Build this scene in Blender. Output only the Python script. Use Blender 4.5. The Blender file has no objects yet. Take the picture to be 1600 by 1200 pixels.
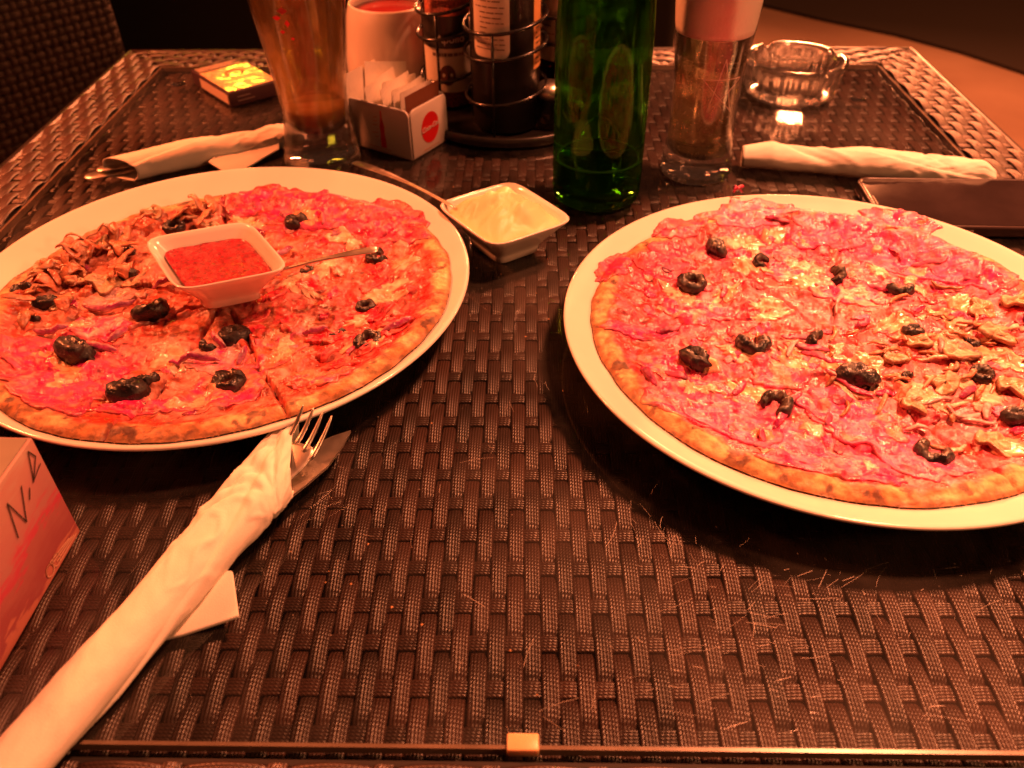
import bpy, math, random
import numpy as np
from mathutils import Vector, Matrix
from math import sin, cos, pi, hypot, atan2, radians

S = bpy.context.scene
C = S.collection
rnd = random.Random(11)

# ------------------------------------------------------------------ camera
PITCH, CAMH, ROLL = 0.6926, 0.3126, -0.0122
cam = bpy.data.cameras.new('camera')
cam.sensor_width = 36.0
cam.lens = 36.0 * 1300.0 / 1600.0
cam.clip_start = 0.02
cam.clip_end = 60.0
cam_o = bpy.data.objects.new('camera', cam)
C.objects.link(cam_o)
cam_o.matrix_world = (Matrix.Translation((0, 0, CAMH)) @ Matrix.Rotation(pi / 2 - PITCH, 4, 'X')
                      @ Matrix.Rotation(ROLL, 4, 'Z'))
cam.dof.use_dof = True
cam.dof.focus_distance = 0.47
cam.dof.aperture_fstop = 10.0
S.camera = cam_o

# ------------------------------------------------------------------ world: night air on the terrace
W = bpy.data.worlds.new('World')
S.world = W
W.use_nodes = True
wn = W.node_tree
bg = wn.nodes['Background']
bg.inputs['Color'].default_value = (1.0, 0.30, 0.13, 1)
bg.inputs['Strength'].default_value = 0.06

# ------------------------------------------------------------------ lamps of the terrace (heater bars and a pendant), plus an added glint light
def lamp(name, loc, target, power, color, sx, sy):
    L = bpy.data.lights.new(name, 'AREA')
    L.shape = 'RECTANGLE'
    L.size = sx
    L.size_y = sy
    L.energy = power
    L.color = color
    o = bpy.data.objects.new(name, L)
    C.objects.link(o)
    o.location = loc
    d = Vector(target) - Vector(loc)
    o.rotation_euler = d.to_track_quat('-Z', 'Y').to_euler()
    return o
key = lamp('pendant_lamp_light', (0.60, 0.66, 1.26), (0.56, 0.30, 0), 20.0, (1.0, 0.255, 0.10), 0.16, 0.14)
key.data.spread = math.radians(92)
heat = lamp('heater_lamp_light', (-1.08, 0.84, 0.95), (-0.40, 0.72, 0), 10.0, (1.0, 0.18, 0.05), 0.22, 0.10)
heat.data.spread = math.radians(90)
lamp('back_lamp_light', (-0.02, 2.35, 1.00), (0.0, 0.55, 0), 34.0, (1.0, 0.21, 0.07), 0.20, 0.10)
lamp('lantern_light', (1.07, 3.08, 0.94), (0.2, 0.6, 0), 110.0, (1.0, 0.24, 0.08), 0.085, 0.034)
lamp('added_yellow_glint_light', (-0.676, 2.16, 0.49), (-0.3, 0.8, 0), 0.7, (1.0, 0.60, 0.03), 0.11, 0.035)  # unseen lamp added for the yellow glint on the cigarette pack
lamp('side_lamp_light', (1.35, -0.10, 0.62), (0.0, 0.6, 0), 9.5, (1.0, 0.33, 0.12), 0.25, 0.12)
lamp('terrace_lamp_light', (2.4, 2.4, 1.3), (1.6, 2.7, -0.74), 60.0, (1.0, 0.25, 0.07), 0.3, 0.3)

S.view_settings.view_transform = 'Standard'
S.view_settings.look = 'None'
S.view_settings.exposure = 0.0
S.view_settings.gamma = 1.0
S.view_settings.use_curve_mapping = False
S.render.engine = 'CYCLES'
S.cycles.use_denoising = True
S.cycles.max_bounces = 14
S.cycles.transmission_bounces = 12
S.cycles.transparent_max_bounces = 16
S.cycles.sample_clamp_indirect = 8.0
S.cycles.caustics_refractive = False
S.cycles.caustics_reflective = False
S.cycles.blur_glossy = 0.3

# ------------------------------------------------------------------ numpy noise
_rs = np.random.RandomState(5)
_perm = _rs.permutation(4096)
_val = _rs.rand(4096)
def vnoise(x, y, seed=0):
    x = np.asarray(x, float); y = np.asarray(y, float)
    xi = np.floor(x).astype(int); yi = np.floor(y).astype(int)
    fx = x - xi; fy = y - yi
    fx = fx * fx * (3 - 2 * fx); fy = fy * fy * (3 - 2 * fy)
    def h(a, b):
        return _val[_perm[(_perm[(a + seed * 57) & 4095] + b * 1) & 4095]]
    a = h(xi, yi); b = h(xi + 1, yi); c = h(xi, yi + 1); d = h(xi + 1, yi + 1)
    return (a * (1 - fx) + b * fx) * (1 - fy) + (c * (1 - fx) + d * fx) * fy
def fbm(x, y, oct=4, seed=0):
    s = 0; a = 0.5; t = 0
    for i in range(oct):
        s = s + a * vnoise(x * 2 ** i + 17.3 * i, y * 2 ** i - 9.1 * i, seed + i)
        t += a; a *= 0.5
    return s / t
def sstep(a, b, x):
    t = np.clip((x - a) / (b - a), 0, 1)
    return t * t * (3 - 2 * t)

# ------------------------------------------------------------------ materials
MATS = {}
def nmat(name):
    m = bpy.data.materials.new(name)
    m.use_nodes = True
    nt = m.node_tree
    return m, nt, nt.nodes['Principled BSDF']
def mat(name, col, rough=0.5, metal=0.0, spec=0.5, bump=0.0, bscale=200.0, var=0.0, vscale=40.0, coat=0.0, sss=0.0, stretch=None):
    if name in MATS:
        return MATS[name]
    m, nt, b = nmat(name)
    b.inputs['Base Color'].default_value = (*col, 1)
    b.inputs['Roughness'].default_value = rough
    b.inputs['Metallic'].default_value = metal
    b.inputs['Specular IOR Level'].default_value = spec
    if coat:
        b.inputs['Coat Weight'].default_value = coat
        b.inputs['Coat Roughness'].default_value = 0.05
    if sss:
        b.inputs['Subsurface Weight'].default_value = sss
        b.inputs['Subsurface Radius'].default_value = (0.004, 0.002, 0.0015)
        b.inputs['Subsurface Scale'].default_value = 1.0
    tc = nt.nodes.new('ShaderNodeTexCoord')
    src = tc.outputs['Object']
    if stretch:
        mp = nt.nodes.new('ShaderNodeMapping')
        mp.inputs['Scale'].default_value = stretch
        nt.links.new(src, mp.inputs['Vector'])
        src = mp.outputs['Vector']
    if var:
        n = nt.nodes.new('ShaderNodeTexNoise')
        n.inputs['Scale'].default_value = vscale
        n.inputs['Detail'].default_value = 5
        nt.links.new(src, n.inputs['Vector'])
        r = nt.nodes.new('ShaderNodeValToRGB')
        r.color_ramp.elements[0].position = 0.3
        r.color_ramp.elements[1].position = 0.7
        r.color_ramp.elements[0].color = (*[c * (1 - var) for c in col], 1)
        r.color_ramp.elements[1].color = (*[min(1, c * (1 + var)) for c in col], 1)
        nt.links.new(n.outputs['Fac'], r.inputs['Fac'])
        nt.links.new(r.outputs['Color'], b.inputs['Base Color'])
        mr = nt.nodes.new('ShaderNodeMapRange')
        mr.inputs['To Min'].default_value = max(0.02, rough - 0.08)
        mr.inputs['To Max'].default_value = rough + 0.1
        nt.links.new(n.outputs['Fac'], mr.inputs['Value'])
        nt.links.new(mr.outputs['Result'], b.inputs['Roughness'])
    if bump:
        n2 = nt.nodes.new('ShaderNodeTexNoise')
        n2.inputs['Scale'].default_value = bscale
        n2.inputs['Detail'].default_value = 4
        nt.links.new(src, n2.inputs['Vector'])
        bp = nt.nodes.new('ShaderNodeBump')
        bp.inputs['Strength'].default_value = bump
        bp.inputs['Distance'].default_value = 0.001
        nt.links.new(n2.outputs['Fac'], bp.inputs['Height'])
        nt.links.new(bp.outputs['Normal'], b.inputs['Normal'])
    MATS[name] = m
    return m

def strand_mat(name, c1, c2, rough):
    m, nt, b = nmat(name)
    L = nt.links
    uv = nt.nodes.new('ShaderNodeUVMap'); uv.uv_map = 'UVMap'
    sep = nt.nodes.new('ShaderNodeSeparateXYZ'); L.new(uv.outputs['UV'], sep.inputs[0])
    def mth(op, a, bb=None, v=None):
        n = nt.nodes.new('ShaderNodeMath'); n.operation = op
        if hasattr(a, 'is_linked'): L.new(a, n.inputs[0])
        else: n.inputs[0].default_value = a
        if bb is not None:
            if hasattr(bb, 'is_linked'): L.new(bb, n.inputs[1])
            else: n.inputs[1].default_value = bb
        return n.outputs[0]
    cord = mth('ABSOLUTE', mth('SINE', mth('MULTIPLY', sep.outputs['X'], pi * 5)))
    tw = mth('SINE', mth('ADD', mth('MULTIPLY', sep.outputs['Y'], 2 * pi / 0.0021), mth('MULTIPLY', sep.outputs['X'], 2 * pi * 5)))
    h = mth('ADD', cord, mth('MULTIPLY', tw, 0.22))
    bp = nt.nodes.new('ShaderNodeBump'); bp.inputs['Strength'].default_value = 0.55; bp.inputs['Distance'].default_value = 0.0005
    L.new(h, bp.inputs['Height']); L.new(bp.outputs['Normal'], b.inputs['Normal'])
    tc = nt.nodes.new('ShaderNodeTexCoord')
    n = nt.nodes.new('ShaderNodeTexNoise'); n.inputs['Scale'].default_value = 30; n.inputs['Detail'].default_value = 6
    gm = nt.nodes.new('ShaderNodeNewGeometry')
    L.new(gm.outputs['Position'], n.inputs['Vector'])
    oi = nt.nodes.new('ShaderNodeObjectInfo')
    mixv = mth('ADD', mth('MULTIPLY', n.outputs['Fac'], 0.75), mth('MULTIPLY', oi.outputs['Random'], 0.3))
    r = nt.nodes.new('ShaderNodeValToRGB')
    r.color_ramp.elements[0].position = 0.3; r.color_ramp.elements[1].position = 0.75
    r.color_ramp.elements[0].color = (*c1, 1); r.color_ramp.elements[1].color = (*c2, 1)
    L.new(mixv, r.inputs['Fac'])
    mul = nt.nodes.new('ShaderNodeMixRGB'); mul.blend_type = 'MULTIPLY'; mul.inputs['Fac'].default_value = 0.65
    L.new(r.outputs['Color'], mul.inputs['Color1']); L.new(cord, mul.inputs['Color2'])
    L.new(mul.outputs['Color'], b.inputs['Base Color'])
    b.inputs['Roughness'].default_value = rough
    b.inputs['Specular IOR Level'].default_value = 0.65
    return m
M_strand = strand_mat('brown_plastic_rattan', (0.026, 0.015, 0.012), (0.080, 0.037, 0.028), 0.38)
M_chair = strand_mat('dark_chair_rattan', (0.022, 0.010, 0.009), (0.04, 0.018, 0.015), 0.6)

def glass_mat(name, col, rough=0.0, ior=1.47, bump=0.0, thin_above=None, clear=0.0, haze=0.0, hcol=None):
    m = bpy.data.materials.new(name); m.use_nodes = True
    nt = m.node_tree; nt.nodes.clear()
    o = nt.nodes.new('ShaderNodeOutputMaterial')
    g = nt.nodes.new('ShaderNodeBsdfGlass')
    g.inputs['Color'].default_value = (*col, 1); g.inputs['Roughness'].default_value = rough; g.inputs['IOR'].default_value = ior
    nt.links.new(g.outputs[0], o.inputs['Surface'])
    tr = nt.nodes.new('ShaderNodeBsdfTransparent'); tr.inputs['Color'].default_value = (*[c ** .5 for c in col], 1)
    if clear:      # thin wall: part of the light passes straight through
        mx = nt.nodes.new('ShaderNodeMixShader'); mx.inputs[0].default_value = clear
        nt.links.new(g.outputs[0], mx.inputs[1]); nt.links.new(tr.outputs[0], mx.inputs[2]); nt.links.new(mx.outputs[0], o.inputs['Surface'])  # reflected glow at the glass bottom, put in as a solid orange layer
    if haze:       # cloudy liquid scatters some of the light
        d1_ = nt.nodes.new('ShaderNodeBsdfDiffuse'); d1_.inputs['Color'].default_value = (*hcol, 1)
        d2_ = nt.nodes.new('ShaderNodeBsdfTranslucent'); d2_.inputs['Color'].default_value = (*hcol, 1)
        a_ = nt.nodes.new('ShaderNodeAddShader'); nt.links.new(d1_.outputs[0], a_.inputs[0]); nt.links.new(d2_.outputs[0], a_.inputs[1])
        m3 = nt.nodes.new('ShaderNodeMixShader'); m3.inputs[0].default_value = haze
        nt.links.new(mx.outputs[0], m3.inputs[1]); nt.links.new(a_.outputs[0], m3.inputs[2]); nt.links.new(m3.outputs[0], o.inputs['Surface'])
    if thin_above is not None:      # the blown wall high on the glass is too thin to bend light
        tc = nt.nodes.new('ShaderNodeTexCoord'); sp = nt.nodes.new('ShaderNodeSeparateXYZ'); nt.links.new(tc.outputs['Object'], sp.inputs[0])
        gt = nt.nodes.new('ShaderNodeMath'); gt.operation = 'GREATER_THAN'; gt.inputs[1].default_value = thin_above; nt.links.new(sp.outputs['Z'], gt.inputs[0])
        gl = nt.nodes.new('ShaderNodeBsdfGlossy'); gl.inputs['Roughness'].default_value = 0.02
        fr = nt.nodes.new('ShaderNodeFresnel'); fr.inputs['IOR'].default_value = 1.25
        m1 = nt.nodes.new('ShaderNodeMixShader'); nt.links.new(fr.outputs[0], m1.inputs[0]); nt.links.new(tr.outputs[0], m1.inputs[1]); nt.links.new(gl.outputs[0], m1.inputs[2])
        m2 = nt.nodes.new('ShaderNodeMixShader'); nt.links.new(gt.outputs[0], m2.inputs[0]); nt.links.new((mx if clear else g).outputs[0], m2.inputs[1]); nt.links.new(m1.outputs[0], m2.inputs[2])
        nt.links.new(m2.outputs[0], o.inputs['Surface'])
    if bump:
        n = nt.nodes.new('ShaderNodeTexNoise'); n.inputs['Scale'].default_value = 60
        tc = nt.nodes.new('ShaderNodeTexCoord'); nt.links.new(tc.outputs['Object'], n.inputs['Vector'])
        bp = nt.nodes.new('ShaderNodeBump'); bp.inputs['Strength'].default_value = bump; bp.inputs['Distance'].default_value = 0.002
        nt.links.new(n.outputs['Fac'], bp.inputs['Height']); nt.links.new(bp.outputs['Normal'], g.inputs['Normal'])
    return m
M_glass = glass_mat('clear_glass', (0.97, 0.98, 0.97), 0.0, 1.47, clear=.12)
M_ash = glass_mat('frosted_ashtray_glass', (0.98, 0.97, 0.95), 0.10, 1.47, clear=.15)
M_glassL = glass_mat('clear_glass_tall', (0.97, 0.98, 0.97), 0.0, 1.47, thin_above=0.176, clear=.4)
M_glassR = glass_mat('clear_glass_pint', (0.97, 0.98, 0.97), 0.0, 1.47, thin_above=0.1148, clear=.2)
M_thin = glass_mat('thin_clear_glass', (0.97, 0.97, 0.95), 0.0, 1.47, thin_above=-1)
M_green = glass_mat('green_bottle_glass', (0.34, 0.68, 0.23), 0.0, 1.5, clear=.3)
M_darkglass = glass_mat('brown_bottle_glass', (0.16, 0.07, 0.03), 0.0, 1.5)
M_beer = glass_mat('amber_beer', (1.0, 0.78, 0.42), 0.0, 1.33, clear=.4, haze=.10, hcol=(.95, .58, .22))
M_beer2 = glass_mat('pale_beer', (0.99, 0.88, 0.66), 0.0, 1.33, clear=.2, haze=.02, hcol=(.8, .5, .2))
M_greenbeer = glass_mat('beer_in_bottle', (0.75, 0.8, 0.35), 0.0, 1.33)

def tabletop_glass():
    m = bpy.data.materials.new('tabletop_glass'); m.use_nodes = True
    nt = m.node_tree; nt.nodes.clear(); L = nt.links
    o = nt.nodes.new('ShaderNodeOutputMaterial')
    tr = nt.nodes.new('ShaderNodeBsdfTransparent'); tr.inputs['Color'].default_value = (0.93, 0.95, 0.93, 1)
    gl = nt.nodes.new('ShaderNodeBsdfGlossy'); gl.inputs['Roughness'].default_value = 0.025
    df = nt.nodes.new('ShaderNodeBsdfDiffuse'); df.inputs['Color'].default_value = (0.5, 0.45, 0.4, 1)
    fr = nt.nodes.new('ShaderNodeFresnel'); fr.inputs['IOR'].default_value = 1.5
    mx = nt.nodes.new('ShaderNodeMixShader'); L.new(fr.outputs[0], mx.inputs[0]); L.new(tr.outputs[0], mx.inputs[1]); L.new(gl.outputs[0], mx.inputs[2])
    tc = nt.nodes.new('ShaderNodeTexCoord')
    n = nt.nodes.new('ShaderNodeTexNoise'); n.inputs['Scale'].default_value = 7; n.inputs['Detail'].default_value = 7; n.inputs['Roughness'].default_value = 0.65
    L.new(tc.outputs['Object'], n.inputs['Vector'])
    mr = nt.nodes.new('ShaderNodeMapRange'); mr.inputs['From Min'].default_value = 0.42; mr.inputs['From Max'].default_value = 0.75
    mr.inputs['To Min'].default_value = 0.004; mr.inputs['To Max'].default_value = 0.07
    L.new(n.outputs['Fac'], mr.inputs['Value'])
    # dust specks
    v = nt.nodes.new('ShaderNodeTexVoronoi'); v.inputs['Scale'].default_value = 170
    L.new(tc.outputs['Object'], v.inputs['Vector'])
    sm = nt.nodes.new('ShaderNodeMapRange'); sm.inputs['From Min'].default_value = 0.09; sm.inputs['From Max'].default_value = 0.02
    L.new(v.outputs['Distance'], sm.inputs['Value'])
    sv = nt.nodes.new('ShaderNodeSeparateColor'); L.new(v.outputs['Color'], sv.inputs[0])
    gt = nt.nodes.new('ShaderNodeMath'); gt.operation = 'GREATER_THAN'; gt.inputs[1].default_value = 0.82; L.new(sv.outputs[0], gt.inputs[0])
    sp = nt.nodes.new('ShaderNodeMath'); sp.operation = 'MULTIPLY'; L.new(sm.outputs[0], sp.inputs[0]); L.new(gt.outputs[0], sp.inputs[1])
    sp2 = nt.nodes.new('ShaderNodeMath'); sp2.operation = 'MULTIPLY'; sp2.inputs[1].default_value = 0.35; L.new(sp.outputs[0], sp2.inputs[0])
    ad = nt.nodes.new('ShaderNodeMath'); ad.operation = 'ADD'; ad.use_clamp = True; L.new(mr.outputs[0], ad.inputs[0]); L.new(sp2.outputs[0], ad.inputs[1])
    mx2 = nt.nodes.new('ShaderNodeMixShader'); L.new(ad.outputs[0], mx2.inputs[0]); L.new(mx.outputs[0], mx2.inputs[1]); L.new(df.outputs[0], mx2.inputs[2])
    L.new(mx2.outputs[0], o.inputs['Surface'])
    return m
M_top = tabletop_glass()

M_white = mat('white_glazed_ceramic', (0.78, 0.74, 0.68), 0.16, spec=0.5, coat=0.4, var=0.03, vscale=25)
M_plastic = mat('white_plastic', (0.74, 0.70, 0.64), 0.35, var=0.04, vscale=30)
M_napkin = mat('paper_napkin', (0.80, 0.76, 0.68), 0.9, spec=0.15, bump=0.14, bscale=1500, var=0.05, vscale=35)
M_packet = mat('paper_packet', (0.80, 0.76, 0.66), 0.7, spec=0.25, bump=0.5, bscale=120, var=0.06, vscale=50)
M_brownpacket = mat('brown_paper_packet', (0.20, 0.07, 0.035), 0.5, bump=0.4, bscale=120, var=0.1)
M_steel = mat('stainless_steel', (0.72, 0.66, 0.58), 0.33, metal=1.0, bump=0.05, bscale=300, var=0.08, vscale=90)
M_wire = mat('black_coated_wire', (0.012, 0.011, 0.011), 0.25, coat=0.3)
M_blackplastic = mat('black_plastic', (0.015, 0.013, 0.012), 0.3, bump=0.08, bscale=300)
M_gasket = mat('clear_rubber_bumper', (0.80, 0.50, 0.26), 0.3, spec=0.6, sss=0.3)
M_red = mat('red_print', (0.62, 0.015, 0.015), 0.4)
M_ink = mat('black_ink', (0.025, 0.02, 0.02), 0.5)
M_greyink = mat('grey_ink', (0.16, 0.12, 0.10), 0.6)
M_label = mat('paper_label', (0.66, 0.60, 0.50), 0.6, var=0.05)
M_orangelabel = mat('orange_paper_label', (0.80, 0.42, 0.16), 0.6, var=0.05)
M_blacklabel = mat('black_label', (0.02, 0.018, 0.018), 0.35)
M_whiteink = mat('white_ink', (0.75, 0.72, 0.68), 0.5)
M_scratch = mat('scratched_glass', (0.50, 0.45, 0.40), 0.2, spec=0.9)
M_phone = mat('black_phone_glass', (0.022, 0.014, 0.014), 0.09, spec=0.6, var=0.3, vscale=22)
M_phonecase = mat('dark_phone_case', (0.035, 0.018, 0.018), 0.3)
M_darkfabric = mat('charcoal_fabric', (0.007, 0.006, 0.005), 0.9, bump=0.4, bscale=400)
M_board = mat('dark_backing_board', (0.012, 0.008, 0.006), 0.7)
M_metaldark = mat('dark_painted_metal', (0.04, 0.03, 0.026), 0.4)
M_greymetal = mat('grey_painted_metal', (0.12, 0.11, 0.09), 0.45)
M_foam = mat('beer_foam', (0.92, 0.88, 0.80), 0.6, bump=0.6, bscale=350, var=0.05, sss=0.2)
M_mayo = mat('pale_yellow_mayonnaise', (0.84, 0.70, 0.38), 0.42, spec=.4, var=0.05, vscale=70, sss=0.1, bump=0.25, bscale=160)
M_redsauce = mat('dark_red_liquid', (0.25, 0.012, 0.01), 0.15)

def floor_mat():
    m, nt, b = nmat('terrace_floor')
    L = nt.links
    tc = nt.nodes.new('ShaderNodeTexCoord')
    n = nt.nodes.new('ShaderNodeTexNoise'); n.inputs['Scale'].default_value = 2.2; n.inputs['Detail'].default_value = 6
    mp = nt.nodes.new('ShaderNodeMapping'); mp.inputs['Scale'].default_value = (.8, .9, 1); mp.inputs['Rotation'].default_value = (0, 0, 0.5)
    L.new(tc.outputs['Object'], mp.inputs['Vector']); L.new(mp.outputs[0], n.inputs['Vector'])
    r = nt.nodes.new('ShaderNodeValToRGB')
    r.color_ramp.elements[0].position = 0.35; r.color_ramp.elements[1].position = 0.7
    r.color_ramp.elements[0].color = (0.24, 0.15, 0.11, 1); r.color_ramp.elements[1].color = (0.36, 0.24, 0.18, 1)
    L.new(n.outputs['Fac'], r.inputs['Fac']); L.new(r.outputs['Color'], b.inputs['Base Color'])
    b.inputs['Roughness'].default_value = 0.6
    return m
M_floor = floor_mat()

def vc_mat(name, rough, coat=0.0, bump=0.5, bscale=500, spec=0.5, sss=0.0):
    m, nt, b = nmat(name); L = nt.links
    a = nt.nodes.new('ShaderNodeVertexColor'); a.layer_name = 'Col'
    tc = nt.nodes.new('ShaderNodeTexCoord')
    n = nt.nodes.new('ShaderNodeTexNoise'); n.inputs['Scale'].default_value = bscale; n.inputs['Detail'].default_value = 5
    L.new(tc.outputs['Object'], n.inputs['Vector'])
    bp = nt.nodes.new('ShaderNodeBump'); bp.inputs['Strength'].default_value = bump; bp.inputs['Distance'].default_value = 0.0016
    L.new(n.outputs['Fac'], bp.inputs['Height']); L.new(bp.outputs['Normal'], b.inputs['Normal'])
    n3 = nt.nodes.new('ShaderNodeTexNoise'); n3.inputs['Scale'].default_value = bscale * 0.6; n3.inputs['Detail'].default_value = 6
    L.new(tc.outputs['Object'], n3.inputs['Vector'])
    mr0 = nt.nodes.new('ShaderNodeMapRange'); mr0.inputs['From Min'].default_value = 0.3; mr0.inputs['From Max'].default_value = 0.7
    mr0.inputs['To Min'].default_value = 0.40; mr0.inputs['To Max'].default_value = 1.22
    L.new(n3.outputs['Fac'], mr0.inputs['Value'])
    mul = nt.nodes.new('ShaderNodeVectorMath'); mul.operation = 'SCALE'
    L.new(a.outputs['Color'], mul.inputs[0]); L.new(mr0.outputs[0], mul.inputs['Scale'])
    L.new(mul.outputs[0], b.inputs['Base Color'])
    n2 = nt.nodes.new('ShaderNodeTexNoise'); n2.inputs['Scale'].default_value = 90; n2.inputs['Detail'].default_value = 4
    L.new(tc.outputs['Object'], n2.inputs['Vector'])
    mr = nt.nodes.new('ShaderNodeMapRange'); mr.inputs['From Min'].default_value = 0.35; mr.inputs['From Max'].default_value = 0.65
    mr.inputs['To Min'].default_value = max(0.08, rough - 0.3); mr.inputs['To Max'].default_value = rough + 0.25
    L.new(n2.outputs['Fac'], mr.inputs['Value'])
    ra = nt.nodes.new('ShaderNodeMapRange'); ra.inputs['To Min'].default_value = 0.45; ra.inputs['To Max'].default_value = 0.0; L.new(a.outputs['Alpha'], ra.inputs['Value'])
    rs = nt.nodes.new('ShaderNodeMath'); rs.operation = 'ADD'; rs.use_clamp = True; L.new(mr.outputs[0], rs.inputs[0]); L.new(ra.outputs[0], rs.inputs[1]); L.new(rs.outputs[0], b.inputs['Roughness'])
    b.inputs['Specular IOR Level'].default_value = spec
    if coat:
        b.inputs['Coat Weight'].default_value = coat; b.inputs['Coat Roughness'].default_value = 0.12
    if sss:
        b.inputs['Subsurface Weight'].default_value = sss
        b.inputs['Subsurface Radius'].default_value = (0.003, 0.0012, 0.0008); b.inputs['Subsurface Scale'].default_value = 1.0
    return m
M_pizza = vc_mat('baked_cheese_and_sauce', 0.38, 0.0, 0.7, 330, 0.9)
M_meat = vc_mat('moist_sliced_topping', 0.36, 0.0, 0.6, 380, 0.9)
M_cheese = vc_mat('melted_cheese', 0.26, 0.2, 0.35, 260, 0.7)
M_olive = vc_mat('black_olive_skin', 0.34, 0.15, 0.9, 260, 0.5)
M_sauce = vc_mat('chunky_tomato_sauce', 0.22, 0.5, 0.7, 700, 0.6)

# ------------------------------------------------------------------ builders
def tag(o, label=None, cat=None, group=None, kind=None):
    if label: o['label'] = label
    if cat: o['category'] = cat
    if group: o['group'] = group
    if kind: o['kind'] = kind
    return o
def empty(name, loc, rz, label, cat, group=None):
    o = bpy.data.objects.new(name, None); C.objects.link(o)
    o.empty_display_size = 0.02
    o.location = loc; o.rotation_euler = (0, 0, rz)
    return tag(o, label, cat, group)
def mesh(name, V, F, smooth=True, uv=None, col=None):
    me = bpy.data.meshes.new(name)
    V = np.asarray(V, dtype=float)
    me.from_pydata(V.tolist(), [], [tuple(int(i) for i in f) for f in F])
    if smooth:
        me.polygons.foreach_set('use_smooth', [True] * len(me.polygons))
    if uv is not None:
        l = me.uv_layers.new(name='UVMap')
        idx = np.zeros(len(me.loops), dtype=np.int32); me.loops.foreach_get('vertex_index', idx)
        l.data.foreach_set('uv', np.asarray(uv, dtype=np.float32)[idx].ravel())
    if col is not None:
        a = me.color_attributes.new('Col', 'FLOAT_COLOR', 'POINT')
        cc = np.ones((len(V), 4), dtype=np.float32); col = np.asarray(col); cc[:, :col.shape[1]] = np.clip(col, 0, 1)
        a.data.foreach_set('color', cc.ravel())
    me.update()
    return me
def put(name, me, m=None, parent=None, loc=(0, 0, 0), rz=0.0, rot=None):
    o = bpy.data.objects.new(name, me); C.objects.link(o)
    if m is not None and me is not None and len(me.materials) == 0: me.materials.append(m)
    o.location = loc
    o.rotation_euler = rot if rot else (0, 0, rz)
    if parent: o.parent = parent
    return o
class MB:
    def __init__(s): s.v = []; s.f = []
    def add(s, V, F):
        n = len(s.v); s.v += [tuple(p) for p in V]; s.f += [tuple(i + n for i in f) for f in F]
        return s
    def box(s, x0, x1, y0, y1, z0, z1, M=None):
        V = [(x, y, z) for z in (z0, z1) for y in (y0, y1) for x in (x0, x1)]
        if M is not None: V = [tuple(M @ Vector(p)) for p in V]
        return s.add(V, [(0, 2, 3, 1), (4, 5, 7, 6), (0, 1, 5, 4), (2, 6, 7, 3), (0, 4, 6, 2), (1, 3, 7, 5)])
    def mesh(s, name, smooth=False): return mesh(name, s.v, s.f, smooth)
def bevel(o, w, seg=3):
    b = o.modifiers.new('bevel', 'BEVEL'); b.width = w; b.segments = seg; b.limit_method = 'ANGLE'
    b.harden_normals = False
    for p in o.data.polygons: p.use_smooth = True
    return o
def subsurf(o, n=2):
    b = o.modifiers.new('sub', 'SUBSURF'); b.levels = n; b.render_levels = n
    return o
def solid(o, t, off=-1):
    b = o.modifiers.new('solid', 'SOLIDIFY'); b.thickness = t; b.offset = off
    return o
def loft(rings, close=True, cap0=False, cap1=False):
    """rings: list of lists of points, same count; closed loops"""
    V = []; F = []
    n = len(rings[0])
    for r in rings: V += [tuple(p) for p in r]
    for i in range(len(rings) - 1):
        a = i * n; b = a + n
        for j in range(n if close else n - 1):
            k = (j + 1) % n
            F.append((a + j, a + k, b + k, b + j))
    if cap0: F.append(tuple(range(n - 1, -1, -1)))
    if cap1: F.append(tuple(range((len(rings) - 1) * n, len(rings) * n)))
    return V, F
def lathe(prof, seg=64, name='lathe'):
    """prof: (r,z) list; r=0 ends are collapsed to poles"""
    V = []; F = []; rows = []
    for r, z in prof:
        if r < 1e-7:
            rows.append([len(V)] * seg); V.append((0, 0, z))
        else:
            rows.append(list(range(len(V), len(V) + seg)))
            V += [(r * cos(2 * pi * i / seg), r * sin(2 * pi * i / seg), z) for i in range(seg)]
    for a, b in zip(rows[:-1], rows[1:]):
        for j in range(seg):
            k = (j + 1) % seg
            f = []
            for q in (a[j], a[k], b[k], b[j]):
                if q not in f: f.append(q)
            if len(f) > 2: F.append(f)
    return mesh(name, V, F)
def smooth_prof(pts, n=6):
    """catmull-rom through profile points"""
    out = []
    P = [pts[0]] + list(pts) + [pts[-1]]
    for i in range(1, len(P) - 2):
        p0, p1, p2, p3 = (np.array(P[i + k]) for k in (-1, 0, 1, 2))
        for t in np.linspace(0, 1, n, endpoint=False):
            out.append(tuple(0.5 * ((2 * p1) + (-p0 + p2) * t + (2 * p0 - 5 * p1 + 4 * p2 - p3) * t * t + (-p0 + 3 * p1 - 3 * p2 + p3) * t ** 3)))
    out.append(tuple(pts[-1]))
    return [(max(0, a), b) for a, b in out]
def tube(path, rad, seg=8, closed=False, name='tube', flat=1.0, caps=True):
    P = [Vector(p) for p in path]; n = len(P)
    rings = []
    up = Vector((0, 0, 1))
    for i, p in enumerate(P):
        if closed: t = P[(i + 1) % n] - P[(i - 1) % n]
        else: t = P[min(i + 1, n - 1)] - P[max(i - 1, 0)]
        t.normalize()
        s = t.cross(up)
        if s.length < 1e-4: s = t.cross(Vector((0, 1, 0)))
        s.normalize(); u = s.cross(t)
        r = rad[i] if hasattr(rad, '__len__') else rad
        rings.append([p + s * (r * cos(2 * pi * j / seg)) + u * (r * flat * sin(2 * pi * j / seg)) for j in range(seg)])
    if closed: rings.append(rings[0])
    V, F = loft(rings, True, caps and not closed, caps and not closed)
    return mesh(name, V, F)
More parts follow.
